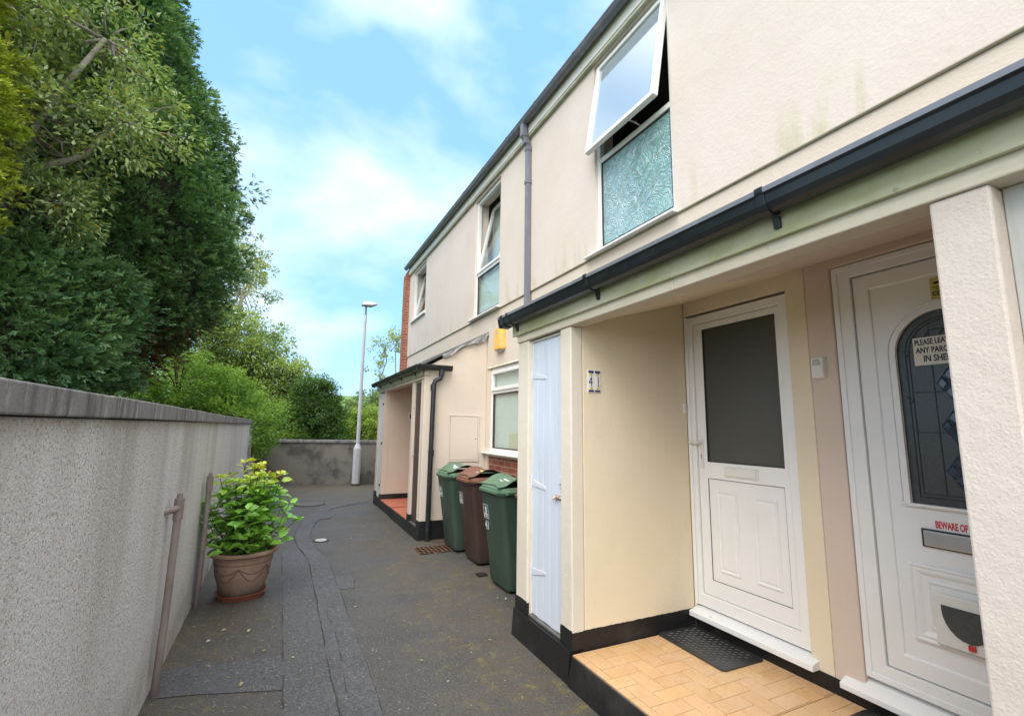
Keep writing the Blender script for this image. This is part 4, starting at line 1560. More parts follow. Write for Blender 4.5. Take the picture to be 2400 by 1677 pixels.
mb.prism_y([(FP + 0.11, 2.33), (XF - 0.001, 2.60), (XF - 0.001, 2.615), (FP + 0.11, 2.345)], 7.572, 8.75)
mb.build('porch_ceiling', M['pink_far'], HC)
mb = MB()
mb.box(FP - 0.036, FP - 0.013, SY - 0.03, 8.75, 2.352, 2.50)
mb.box(FP - 0.035, FP + 0.06, SY - 0.03, SY - 0.001, 2.352, 2.475)
mb.build('porch_fascia', M['fascia'], HC, bevel=0.003)
mb = MB()
mb.prism_y(gutter_profile(FP - 0.148, FP - 0.038, 2.51, 2.43), SY - 0.08, 8.75)
gx = gutter_profile(0, 0.11, 2.505, 2.425)
mb.loft([[(x, SY - 0.15 + p, z) for p, z in gx] for x in (FP - 0.146, 2.26)])
gC = mb.build('porch_gutter', M['gutter'], HC, bevel=0.002)
for y in (7.25, 8.2):
    bracket(FP - 0.148, FP - 0.038, 2.51, 2.43, y, gC)
mb = MB()
mb.loft([[(FP - 0.04, yy, 2.505), (XF - 0.001, yy, 3.085), (XF - 0.001, yy, 3.105), (FP - 0.04, yy, 2.525)] for yy in (SY - 0.045, 8.75)])
mb.build('porch_roof', M['felt'], HC)
# torn lead flashing under the verge
mb = MB()
vs, fs = [], []
nn_ = 26
for i in range(nn_):
    t = i / (nn_ - 1)
    x = 2.12 + 0.745 * t
    zt = 2.505 + (x - (FP - 0.04)) * 0.5577 + 0.015
    hgt = (0.012 + 0.05 * t ** 1.5 + 0.05 * max(0, math.sin(t * 9 - 6)) + (0.02 if t < 0.95 else -0.03)) * (0.9 + 0.2 * rnd.random())
    for k in range(3):
        vs.append((x, SY - 0.052 - 0.008 * math.sin(t * 17 + k * 1.4) * k, zt - hgt * k / 2))
for i in range(nn_ - 1):
    for k in range(2):
        a = i * 3 + k
        fs.append((a, a + 1, a + 4, a + 3))
mb.add(vs, fs)
fl = mb.build('lead_flashing', M['lead'], HC, recalc=False)
fl.modifiers.new('t', 'SOLIDIFY').thickness = 0.004
# meter cupboard
mb = MB()
mb.wall('y', SY - 0.014, SY - 0.0005, 2.262, 2.755, 1.082, 1.782, [(2.285, 2.735, 1.105, 1.760)])
mc = mb.build('meter_cupboard', M['cream'], HC, bevel=0.004)
mb = MB()
mb.box(2.292, 2.729, SY - 0.012, SY - 0.001, 1.111, 1.754)
mb.build('meter_door', M['cream'], mc, bevel=0.003)
mb = MB()
mb.tube([(2.700, SY - 0.0125, 1.42), (2.700, SY - 0.0155, 1.42)], 0.009, 12)
mb.build('lock', M['ink'], mc)
# black downpipe
mb = MB()
mb.tube([(2.10, SY - 0.095, 2.43), (2.10, SY - 0.095, 2.36), (2.085, SY - 0.085, 2.31), (2.01, SY - 0.07, 2.27), (1.995, SY - 0.065, 2.22), (1.985, SY - 0.065, 1.2), (1.975, SY - 0.075, 0.0)], 0.036, 16)
dpc = mb.build('downpipe', M['gutter'], HC, smooth=True)
for z in (2.17, 1.22, 2.40):
    mb = MB()
    xx = 2.10 if z > 2.3 else 1.99
    mb.tube([(xx, SY - (0.095 if z > 2.3 else 0.065), z - 0.045), (xx, SY - (0.095 if z > 2.3 else 0.065), z + 0.045)], 0.043, 16)
    mb.build('pipe_collar', M['gutter'], dpc, smooth=True)

# =========================== house D (far end, with brick gable)  y 8.75 .. 12.3
HD = house(None, 'far end house with red brick gable edge and narrow white cupboard door', 8.75, 12.30,
           [(10.68, 11.87, 4.27, 5.565)], [], M['cream_up'], M['cream'])
tilt_window(HD, 10.68, 11.87, 4.27, 5.565, R(11))
mb = MB()
mb.wall('y', 12.301, 12.52, 2.72, 9.0, -0.1, 5.62)
mb.prism_y([(2.72, 5.6195), (9.0, 5.6195), (9.0, 5.8), (5.95, 7.4), (2.80, 5.8)], 12.302, 12.519)
mb.build('gable_wall', M['brick_x'], HD)
mb = MB()
mb.box(FP, FP + 0.10, 9.80, 9.90, 0.24, 2.30)
mb.box(FP, FP + 0.10, 10.30, 10.50, 0.24, 2.30)
mb.box(FP + 0.101, XF - 0.001, 9.80, 9.90, 0.16, 2.55)
mb.box(FP + 0.101, XF - 0.001, 10.40, 10.50, 0.16, 2.60)
mb.build('porch_pier', M['pink_far'], HD, bevel=0.006)
mb = MB()
mb.box(FP - 0.012, XF - 0.002, 8.765, 10.51, -0.02, 0.155)
mb.box(FP - 0.010, XF - 0.003, 9.788, 9.905, 0.1555, 0.262)
mb.box(FP - 0.010, FP + 0.105, 10.29, 10.51, 0.1555, 0.262)
mb.box(FP - 0.0125, XF - 0.003, 8.736, 8.764, -0.02, 0.150)
mb.build('plinth', M['black'], HD, bevel=0.006)
mb = MB()
mb.box(FP, XF - 0.003, 8.785, 9.787, 0.156, 0.165)
mb.build('porch_floor', M['red_tile'], HD)
mb = MB()
for i in range(4):
    a = 9.905 + i * 0.098
    mb.box(FP + 0.012, FP + 0.04, a, a + 0.096, 0.17, 2.27)
cdd = mb.build('cupboard_door', M['white_door'], HD, bevel=0.003)
for z in (2.05, 0.42, 1.25):
    mb = MB()
    mb.prism_x([(9.915, z - 0.03), (9.915, z + 0.03), (10.08, z + 0.01), (10.08, z - 0.01)], FP + 0.006, FP + 0.0115)
    mb.build('hinge', M['ink'], cdd)
mb = MB()
mb.box(FP - 0.012, FP + 0.105, 8.7505, 10.52, 2.301, 2.375)
mb.build('beam', M['beam'], HD, bevel=0.005)
mb = MB()
mb.prism_y([(FP + 0.11, 2.33), (XF - 0.001, 2.60), (XF - 0.001, 2.615), (FP + 0.11, 2.345)], 8.751, 9.799)
mb.build('porch_ceiling', M['pink_far'], HD)
mb = MB()
mb.box(FP - 0.036, FP - 0.013, 8.7505, 10.56, 2.352, 2.50)
mb.build('porch_fascia', M['fascia'], HD, bevel=0.003)
mb = MB()
mb.prism_y(gutter_profile(FP - 0.148, FP - 0.038, 2.51, 2.43), 8.7505, 10.72)
gD = mb.build('porch_gutter', M['gutter'], HD, bevel=0.002)
for y in (9.1, 10.1):
    bracket(FP - 0.148, FP - 0.038, 2.51, 2.43, y, gD)
mb = MB()
mb.loft([[(FP - 0.04, yy, 2.505), (XF - 0.001, yy, 3.085), (XF - 0.001, yy, 3.105), (FP - 0.04, yy, 2.525)] for yy in (8.7505, 10.56)])
mb.build('porch_roof', M['felt'], HD)

# ------------------------------------------------------------------ things on the houses
# number tiles: two tiles side by side on the porch side wall
t = thing('house_number_sign', (1.97, 2.745, 1.93), 'two white ceramic tiles reading 41 with yellow flowers on the cream porch wall', 'sign')
for i, ch in enumerate('41'):
    x0 = 1.919 + i * 0.0545
    mb = MB()
    mb.box(x0, x0 + 0.052, 2.738, 2.7449, 1.852, 2.010)
    tl = mb.build('number_tile', M['ceramic'], t, bevel=0.0015)
    mb = MB()
    put_text(mb, ch, 0.100, (x0 + (0.003 if i == 0 else 0.014), 2.7372, 1.8955), (1, 0, 0), (0, 0, 1), sx=0.74, bold=-0.0004)
    if i == 1:
        xr = max(v[0] for v in mb.v) - 0.0042
        mb.prism_y([(xr - 0.012, 1.8950), (xr + 0.012, 1.8950), (xr + 0.012, 1.8985), (xr - 0.012, 1.8985)], 2.7364, 2.7379)
    mb.build('numeral', M['navy'], tl)
    mb = MB()
    mb.box(x0 + 0.003, x0 + 0.049, 2.7368, 2.7379, 1.993, 2.007)
    mb.box(x0 + 0.003, x0 + 0.049, 2.7368, 2.7379, 1.855, 1.870)
    mb.prism_y([(x0 + 0.004, 1.9935), (x0 + 0.049, 1.9935), (x0 + 0.038, 1.984), (x0 + 0.014, 1.984)], 2.7370, 2.7379)
    mb.build('blue_band', M['navy'], tl)
    mb = MB()
    for cx, cz in ((x0 + 0.024, 1.979), (x0 + 0.028, 1.881)):
        pts = [(cx + 0.011 * (1 + 0.25 * math.cos(5 * a)) * math.cos(a), cz + 0.010 * (1 + 0.25 * math.cos(5 * a)) * math.sin(a)) for a in np.linspace(0, 2 * PI, 20, endpoint=False)]
        mb.prism_y(pts, 2.7362, 2.7367)
    mb.build('flower', M['lemon'], tl)

t = thing('doorbell', (2.84, 2.74, 1.76), 'small pale bell push on the wall edge left of the half glazed white door', 'doorbell')
mb = MB()
mb.box(2.812, 2.842, 2.731, 2.7449, 1.728, 1.800)
mb.build('bell_case', M['white_plastic'], t, bevel=0.003)
mb = MB()
mb.tube([(2.827, 2.7315, 1.762), (2.827, 2.726, 1.762)], 0.007, 10)
mb.build('button', M['silver'], t)

t = thing('motion_sensor', (2.84, 1.70, 1.97), 'white box sensor on the beige strip between the two front doors', 'sensor')
mb = MB()
mb.loft([rrect(1.697, 1.972, 0.074, 0.128, 0.008, 0), rrect(1.697, 1.972, 0.070, 0.124, 0.008, 0.034), rrect(1.697, 1.972, 0.058, 0.112, 0.010, 0.042)])
mb.v = [(2.855 - z, x, y) for x, y, z in mb.v]
mb.build('sensor_case', M['white_plastic'], t)
mb = MB()
mb.loft([[(2.8125, y, z) for y, z in ((1.672, 1.985), (1.722, 1.985), (1.715, 2.02), (1.68, 2.02))], [(2.808, y, z) for y, z in ((1.676, 1.988), (1.718, 1.988), (1.712, 2.016), (1.683, 2.016))]])
mb.build('lens', M['print_dull'], t)

t = thing('alarm_box', (2.87, 6.30, 2.9), 'yellow burglar alarm box on the wall above the ground floor window', 'alarm box')
mb = MB()
hx = [(6.165, 2.735), (6.435, 2.735), (6.445, 2.76), (6.44, 3.07), (6.165, 3.07), (6.155, 2.76)]
mb.loft([[(XF - 0.001, y, z) for y, z in hx], [(XF - 0.055, y, z) for y, z in hx], [(XF - 0.085, 6.30 + (y - 6.30) * 0.72, 2.90 + (z - 2.90) * 0.93) for y, z in hx]])
mb.build('alarm_case', M['alarm'], t, bevel=0.006)
mb = MB()
mb.loft([[(XF - 0.005, 6.20, 2.734), (XF - 0.005, 6.40, 2.734), (XF - 0.07, 6.37, 2.734), (XF - 0.07, 6.23, 2.734)], [(XF - 0.005, 6.25, 2.70), (XF - 0.005, 6.35, 2.70), (XF - 0.04, 6.33, 2.71), (XF - 0.04, 6.27, 2.71)]])
mb.build('strobe_lens', M['print_dull'], t)
mb = MB()
mb.tube([(XF - 0.083, 6.24, 2.785), (XF - 0.089, 6.24, 2.785)], 0.009, 10)
mb.build('screw', M['rust'], t)

t = thing('house_sign', (2.4, 9.80, 1.80), 'small dark and white plaque on the far porch side wall', 'sign')
mb = MB()
mb.box(2.36, 2.50, 9.785, 9.7995, 1.72, 1.88)
mb.build('plaque', M['ceramic'], t, bevel=0.003)
mb = MB()
mb.box(2.385, 2.475, 9.782, 9.7845, 1.75, 1.85)
mb.build('plaque_centre', M['ink'], t)

# notices on the arched door
t = thing('paper_notice', (2.87, 1.10, 2.0), 'handwritten paper notice about parcels taped on the arched door glass', 'notice')
RT, UPV = (0, -1, 0), (0, 0, 1)
mb = MB()
mb.hexa([(2.8925, 1.250, 1.937), (2.8932, 1.250, 1.937), (2.8932, 1.015, 1.937), (2.8925, 1.015, 1.937), (2.8925, 1.250, 2.078), (2.8932, 1.250, 2.078), (2.8932, 1.015, 2.078), (2.8925, 1.015, 2.078)])
mb.build('paper', M['paper'], t)
mb = MB()
put_text(mb, 'PLEASE LEAVE', 0.040, (2.8918, 1.243, 2.040), RT, UPV, bold=0.0008, sx=0.62, rot=0.02)
put_text(mb, 'ANY PARCELS', 0.040, (2.8918, 1.240, 2.000), RT, UPV, bold=0.0008, sx=0.68, rot=-0.02)
put_text(mb, 'IN SHED', 0.045, (2.8918, 1.212, 1.955), RT, UPV, bold=0.0009, sx=0.70, rot=-0.01)
mb.build('handwriting', M['ink'], t)
t = thing('warning_sticker', (2.88, 1.05, 1.16), 'red lettering reading BEWARE OF above the silver letter plate', 'sticker')
mb = MB()
put_text(mb, 'BEWARE OF', 0.045, (2.8895, 1.240, 1.148), RT, UPV, bold=0.0016, sx=0.50)
mb.build('lettering', M['red'], t)
t = thing('camera_sticker', (2.88, 1.1, 2.32), 'yellow CCTV warning sticker at the top of the arched door', 'sticker')
mb = MB()
mb.box(2.8885, 2.8895, 1.05, 1.150, 2.262, 2.372)
mb.build('sticker', M['sticker_y'], t)
mb = MB()
put_text(mb, 'CCTV', 0.031, (2.8878, 1.143, 2.278), RT, UPV, bold=0.0010, sx=0.80)
put_text(mb, 'these premises', 0.009, (2.8878, 1.140, 2.318), RT, UPV, bold=0.0002)
put_text(mb, 'are under', 0.009, (2.8878, 1.128, 2.308), RT, UPV, bold=0.0002)
mb.loft([[(2.8884, y, z) for y, z in ((1.140, 2.345), (1.07, 2.362), (1.066, 2.350), (1.128, 2.336))], [(2.8878, y, z) for y, z in ((1.140, 2.345), (1.07, 2.362), (1.066, 2.350), (1.128, 2.336))]])
mb.tube([(2.888, 1.115, 2.338), (2.888, 1.11, 2.330), (2.888, 1.075, 2.330)], 0.0008, 4)
mb.build('sticker_print', M['ink'], t)


# door mats
def doormat(cx, cy, w, l, label, rz=0.0):
    t = thing('doormat', (cx, cy, 0.181), label, 'doormat', rz=rz)
    mb = MB()
    r = rrect(0, 0, w, l, 0.03, 0.0)
    mb.loft([r, rrect(0, 0, w, l, 0.03, 0.006), rrect(0, 0, w - 0.008, l - 0.008, 0.028, 0.009)])
    mb2 = MB()
    mb2.v, mb2.f, mb2.mi = mb.v, mb.f, mb.mi
    k = 0
    dx, dy = 0.036, 0.040
    nx_, ny_ = int((w - 0.07) / dx), int((l - 0.07) / dy)
    for i in range(nx_):
        for j in range(ny_):
            x = (i - (nx_ - 1) / 2) * dx
            y = (j - (ny_ - 1) / 2) * dy + (dy / 2 if i % 2 else 0)
            a = R(-40)
            c, s_ = math.cos(a), math.sin(a)
            q = [(-0.013, -0.0035), (0.013, -0.0035), (0.013, 0.0035), (-0.013, 0.0035)]
            q2 = [(-0.011, -0.002), (0.011, -0.002), (0.011, 0.002), (-0.011, 0.002)]
            mb.loft([[(x + c * u - s_ * v, y + s_ * u + c * v, 0.0088) for u, v in q], [(x + c * u - s_ * v, y + s_ * u + c * v, 0.0118) for u, v in q2]], mi=0)
    o = mb.build('rubber_mat', M['rubber'])
    o.parent = t


doormat(2.655, 2.455, 0.36, 0.57, 'black rubber doormat on the tiles below the half glazed white door', R(-1))
doormat(2.655, 1.315, 0.36, 0.57, 'black rubber doormat under the arched door, cut off by the photo bottom edge')

# ------------------------------------------------------------------ wheelie bins (local frame: front faces -x)
def make_bin(body, lid):
    t = thing('wheelie_bin', (0, 0, 0), 'x', 'bin', 'wheelie bins in the recess between the porches')
    mb = MB()
    rings = []
    for z, wd, dp_, sh in ((0.03, 0.44, 0.50, 0.0), (0.06, 0.46, 0.53, 0.0), (0.30, 0.475, 0.555, -0.01), (0.90, 0.525, 0.655, -0.045), (0.93, 0.53, 0.66, -0.048), (0.935, 0.555, 0.69, -0.048), (0.962, 0.56, 0.70, -0.048)):
        rings.append(rrect(0.29 + sh, 0, dp_, wd, 0.055, z, 5))
    mb.loft(rings)
    b = mb.build('bin_body', body, smooth=True)
    b.parent = t
    mb = MB()

    def lidring(x0, x1, w, ch, z):
        return [(x1, -w / 2, z), (x1, w / 2, z), (x0 + ch, w / 2, z), (x0 + ch * 0.3, w / 2 - ch * 0.55, z), (x0, w / 2 - ch * 1.1, z), (x0, -w / 2 + ch * 1.1, z), (x0 + ch * 0.3, -w / 2 + ch * 0.55, z), (x0 + ch, -w / 2, z)]
    mb.loft([lidring(-0.120, 0.600, 0.580, 0.10, 0.948), lidring(-0.124, 0.600, 0.586, 0.10, 0.952), lidring(-0.124, 0.600, 0.586, 0.10, 0.975), lidring(-0.108, 0.590, 0.562, 0.10, 0.980), lidring(-0.104, 0.588, 0.556, 0.10, 1.002), lidring(-0.090, 0.580, 0.53, 0.10, 1.008)])
    # domed handle sheet with side openings
    nu, nv = 12, 14
    vs = []
    for k in (0, 1):
        for j in range(nv + 1):
            v = j / nv
            for i in range(nu + 1):
                u = i / nu * 2 - 1
                x = -0.10 + 0.62 * v + (0.055 * (1 - abs(u)) ** 0.8 if j == 0 else 0.055 * (1 - abs(u)) ** 0.8 * max(0, 1 - v * 4)) - 0.02 * (abs(u) ** 3) * (1 - v)
                arc = max(0, math.sin(PI * min(max((v - 0.12) / 0.62, 0), 1)))
                z = 1.016 + 0.085 * arc * abs(u) ** 1.6 + 0.030 * math.sin(PI * min(v * 1.05, 1)) * (1 - abs(u) ** 2) - 0.010 * (1 if v > 0.95 else 0)
                vs.append((x, u * (0.262 - 0.02 * (1 - min(v * 5, 1))), z + (0.005 if k else 0)))
    W_ = nu + 1
    H_ = (nv + 1) * W_
    fs = []
    for j in range(nv):
        for i in range(nu):
            a = j * W_ + i
            fs.append((a, a + W_, a + W_ + 1, a + 1))
            fs.append((H_ + a, H_ + a + 1, H_ + a + W_ + 1, H_ + a + W_))
    for j in range(nv):
        for i in (0, nu):
            a = j * W_ + i
            fs.append((a, H_ + a, H_ + a + W_, a + W_))
    for i in range(nu):
        for j in (0, nv):
            a = j * W_ + i
            fs.append((a, a + 1, H_ + a + 1, H_ + a))
    mb.add(vs, fs)
    l = mb.build('bin_lid', lid, smooth=True)
    l.parent = t
    mb = MB()
    mb.box(-0.02, 0.46, -0.235, 0.235, 1.009, 1.012)
    q = mb.build('lid_shade_sheet', M['dark'])  # black sheet painting the shade under the domed handle
    q.parent = l
    q.hide_render = False
    mb = MB()
    mb.tube([(0.62, -0.25, 0.965), (0.62, 0.25, 0.965)], 0.016, 10)
    for s in (-0.2, 0, 0.2):
        mb.box(0.56, 0.63, s - 0.02, s + 0.02, 0.945, 0.975)
    h = mb.build('bin_handle', body, smooth=True)
    h.parent = t
    for s in (-1, 1):
        mb = MB()
        c = (0.50, s * 0.26, 0.10)
        mb.lathe([(0.04, -0.022), (0.085, -0.022), (0.10, -0.012), (0.10, 0.012), (0.085, 0.022), (0.04, 0.022)], n=20)
        mb.v = [(c[0] + x, c[1] + z, c[2] + y) for x, y, z in mb.v]
        w_ = mb.build('wheel', M['tyre'], smooth=True)
        w_.parent = t
    # council print on the front face
    mb = MB()
    X = -0.029

    def fx(z): return 0.29 - 0.01 - 0.2775 + (-0.035 - 0.05) * (z - 0.30) / 0.60 - 0.0015
    y0, y1, z0, z1 = 0.085, 0.205, 0.665, 0.805
    e = 0.0035
    for a in ((y0, y1, z0, z0 + e), (y0, y1, z1 - e, z1), (y0, y0 + e, z0 + e, z1 - e), (y1 - e, y1, z0 + e, z1 - e)):
        mb.hexa([(fx(a[2]), a[0], a[2]), (fx(a[2]) + .002, a[0], a[2]), (fx(a[2]) + .002, a[1], a[2]), (fx(a[2]), a[1], a[2]), (fx(a[3]), a[0], a[3]), (fx(a[3]) + .002, a[0], a[3]), (fx(a[3]) + .002, a[1], a[3]), (fx(a[3]), a[1], a[3])])
    yc = 0.145
    for dz_, rr_ in ((0.765, 0.020), (0.733, 0.016)):
        pts = [(yc + rr_ * (1 + 0.3 * math.cos(6 * a)) * math.cos(a), dz_ + rr_ * (1 + 0.3 * math.cos(6 * a)) * math.sin(a)) for a in np.linspace(0, 2 * PI, 24, endpoint=False)]
        mb.loft([[(fx(z) - 0.0002, y, z) for y, z in pts], [(fx(z) + 0.0015, y, z) for y, z in pts]])
    sl = math.atan(0.085 / 0.60)
    up = (-math.sin(sl), 0, math.cos(sl))
    put_text(mb, 'PLYMOUTH', 0.0215, (fx(0.698) - 0.0004, y1 - 0.009, 0.698), RT, up, bold=0.0006, sx=0.86)
    put_text(mb, 'CITY COUNCIL', 0.0125, (fx(0.680) - 0.0004, y1 - 0.012, 0.680), RT, up, bold=0.0003, sx=0.98)
    p = mb.build('printed_badge', M['print_white'])
    p.parent = b
    return t, b, l, fx


def place(t, x, y, rz, label):
    t.location = (x, y, 0)
    t.rotation_euler = (0, 0, rz)
    t['label'] = label


gb, gbody, glid, fxx = make_bin(M['bin_green'], M['bin_greenlid'])
bb, bbody, blid, _ = make_bin(M['bin_brown'], M['bin_brownlid'])
g2 = copy_tree(gb)
b2 = copy_tree(bb)
place(gb, 2.085, 6.22, R(0.5), 'green wheelie bin farthest from the camera beside the black downpipe')
place(bb, 2.135, 5.56, R(-1.0), 'dark brown wheelie bin standing between the two green ones')
place(g2, 2.055, 4.56, R(1.0), 'green wheelie bin with a painted 41 nearest the blue cupboard door')
place(b2, 2.16, 3.93, R(0.0), 'brown wheelie bin almost hidden behind the cupboard corner, only its lid edge showing')


def extra(t, mats, fn, name):
    mb = MB()
    fn(mb)
    o = mb.build(name, mats)
    o.parent = t


def on(t, nm):
    return [c for c in t.children if c.name.startswith(nm)][0]


def lidz(x): return 1.052


def smear(mb, spots):
    for x, y, w_, l_, a in spots:
        c, s_ = math.cos(a), math.sin(a)
        q = [(x + c * u * l_ - s_ * v * w_, y + s_ * u * l_ + c * v * w_) for u, v in ((-1, -.6), (-.4, -1), (.8, -.8), (1, .2), (.3, 1), (-.7, .7))]
        def zz(px, py):
            v = (px + 0.10) / 0.62
            u = min(abs(py) / 0.262, 1)
            arc = max(0, math.sin(PI * min(max((v - 0.12) / 0.62, 0), 1)))
            return 1.022 + 0.085 * arc * u ** 1.6 + 0.030 * math.sin(PI * min(v * 1.05, 1)) * (1 - u ** 2)
        mb.loft([[(px, py, zz(px, py)) for px, py in q], [(px, py, zz(px, py) + 0.0012) for px, py in q]])


extra(on(gb, 'bin_lid'), M['print_white'], lambda mb: smear(mb, [(0.12, 0.08, 0.016, 0.10, 1.5), (0.08, 0.02, 0.012, 0.07, 1.5), (0.16, 0.0, 0.010, 0.05, 1.4)]), 'white_label')
extra(on(bb, 'bin_lid'), M['lime'], lambda mb: smear(mb, [(0.17, 0.02, 0.022, 0.075, 1.5)]), 'lime_label')
extra(on(bb, 'bin_lid'), M['print_white'], lambda mb: smear(mb, [(0.10, 0.02, 0.010, 0.03, 1.5)]), 'white_label')
extra(on(g2, 'bin_lid'), M['print_white'], lambda mb: smear(mb, [(0.12, 0.04, 0.016, 0.07, 1.5), (0.07, 0.06, 0.008, 0.04, 1.5)]), 'white_label')
extra(on(g2, 'bin_lid'), M['sky_sticker'], lambda mb: smear(mb, [(0.17, -0.07, 0.016, 0.04, 1.5)]), 'blue_label')
sl = math.atan(0.085 / 0.60)


def n41(mb):
    put_text(mb, '41', 0.125, (fxx(0.56) - 0.0018, 0.195, 0.555), RT, (-math.sin(sl), 0, math.cos(sl)), bold=0.0005, sx=0.85)


extra(on(g2, 'bin_body'), M['print_white'], n41, 'painted_number')

# ------------------------------------------------------------------ street lamp
t = thing('street_lamp', (1.93, 13.66, 0), 'tall pale grey street lamp in front of the low grey wall', 'street lamp')
lx, ly = 1.93, 13.66
mb = MB()
mb.lathe([(0.11, 0.0), (0.13, 0.03), (0.13, 0.05)], (lx, ly), 20)
mb.build('foundation', M['concrete'], t)
mb = MB()
a8 = PI / 8
mb.lathe([(0.108, 0.051), (0.108, 0.90), (0.108, 0.98), (0.060, 1.10)], (lx, ly), 8, a0=a8)
mb.build('base_column', M['lamp'], t, bevel=0.004)
mb = MB()
mb.box(lx - 0.045, lx + 0.045, ly - 0.106, ly - 0.1002, 0.35, 0.86)
dl = mb.build('access_door', M['lamp'], t, bevel=0.004)
mb = MB()
mb.tube([(lx + 0.01, ly - 0.1065, 0.80), (lx + 0.01, ly - 0.109, 0.80)], 0.012, 8)
mb.build('lock', M['ink'], dl)
mb = MB()
mb.tube([(lx, ly, 1.09), (lx, ly, 3.2), (lx + 0.004, ly, 4.72)], [0.052, 0.045, 0.038], 16)
mb.build('post', M['lamp'], t, smooth=True)
mb = MB()
mb.tube([(lx + 0.004, ly, 4.70), (lx + 0.006, ly, 5.0)], 0.028, 12)
mb.build('spigot', M['grey_pipe'], t, smooth=True)
mb = MB()
mb.loft([[(lx - 0.10, ly - 0.09, 4.985), (lx + 0.16, ly - 0.10, 4.985), (lx + 0.30, ly - 0.05, 5.05), (lx + 0.30, ly + 0.05, 5.05), (lx + 0.16, ly + 0.10, 4.985), (lx - 0.10, ly + 0.09, 4.985)],
         [(lx - 0.12, ly - 0.10, 5.01), (lx + 0.17, ly - 0.12, 5.02), (lx + 0.33, ly - 0.06, 5.08), (lx + 0.33, ly + 0.06, 5.08), (lx + 0.17, ly + 0.12, 5.02), (lx - 0.12, ly + 0.10, 5.01)],
         [(lx - 0.05, ly - 0.06, 5.11), (lx + 0.10, ly - 0.08, 5.12), (lx + 0.31, ly - 0.05, 5.095), (lx + 0.31, ly + 0.05, 5.095), (lx + 0.10, ly + 0.08, 5.12), (lx - 0.05, ly + 0.06, 5.11)]])
lh = mb.build('lamp_head', M['lamp'], t, bevel=0.006)

# ------------------------------------------------------------------ covers and grates
def disc_cover(x, y, r, label, mat, name='manhole_cover', cat='manhole cover'):
    t = thing(name, (x, y, 0), label, cat)
    mb = MB()
    mb.lathe([(r, 0.0), (r, 0.016), (r - 0.006, 0.018)], (x, y), 40)
    mb.build('cover', mat, t, smooth=True)
    mb = MB()
    mb.lathe([(r + 0.03, 0.0), (r + 0.03, 0.0085), (r + 0.004, 0.0085), (r + 0.004, 0.0)], (x, y), 40, False, False)
    mb.build('surround', M['crack'], t)
    if r < 0.1:
        mb = MB()
        mb.box(x - 0.02, x + 0.02, y - 0.006, y + 0.006, 0.0182, 0.0192)
        mb.build('key_slot', M['dark'], t)


disc_cover(0.64, 10.72, 0.27, 'large round iron manhole cover in the path before the far wall', M['manhole'])
disc_cover(0.622, 7.36, 0.078, 'small round pale cover set beside the winding patch in the path', M['cover'], 'valve_cover', 'cover')


def grate(x0, x1, y0, y1, label, nx_, ny_):
    t = thing('drain_grate', ((x0 + x1) / 2, (y0 + y1) / 2, 0), label, 'drain grate')
    mb = MB()
    hs = []
    b = 0.011
    cw, ch = (x1 - x0 - b) / nx_, (y1 - y0 - b) / ny_
    for i in range(nx_):
        for j in range(ny_):
            hs.append((x0 + b + i * cw, x0 + (i + 1) * cw, y0 + b + j * ch, y0 + (j + 1) * ch))
    mb.wall('y', 0.010, 0.013, x0, x1, y0, y1, hs)
    mb.v = [(x, z, y) for x, y, z in mb.v]
    mb.build('grille', M['grate'] if nx_ > 4 else M['soil'], t)
    mb = MB()
    mb.box(x0 + 0.004, x1 - 0.004, y0 + 0.004, y1 - 0.004, 0.001, 0.005)
    mb.build('drain_hole', M['dark'], t)


grate(1.70, 2.13, 6.10, 6.46, 'rusty square drain grate at the foot of the black downpipe', 7, 4)
grate(2.04, 2.15, 4.98, 5.10, 'small dark drain grate between the brown and the numbered green bin', 4, 4)


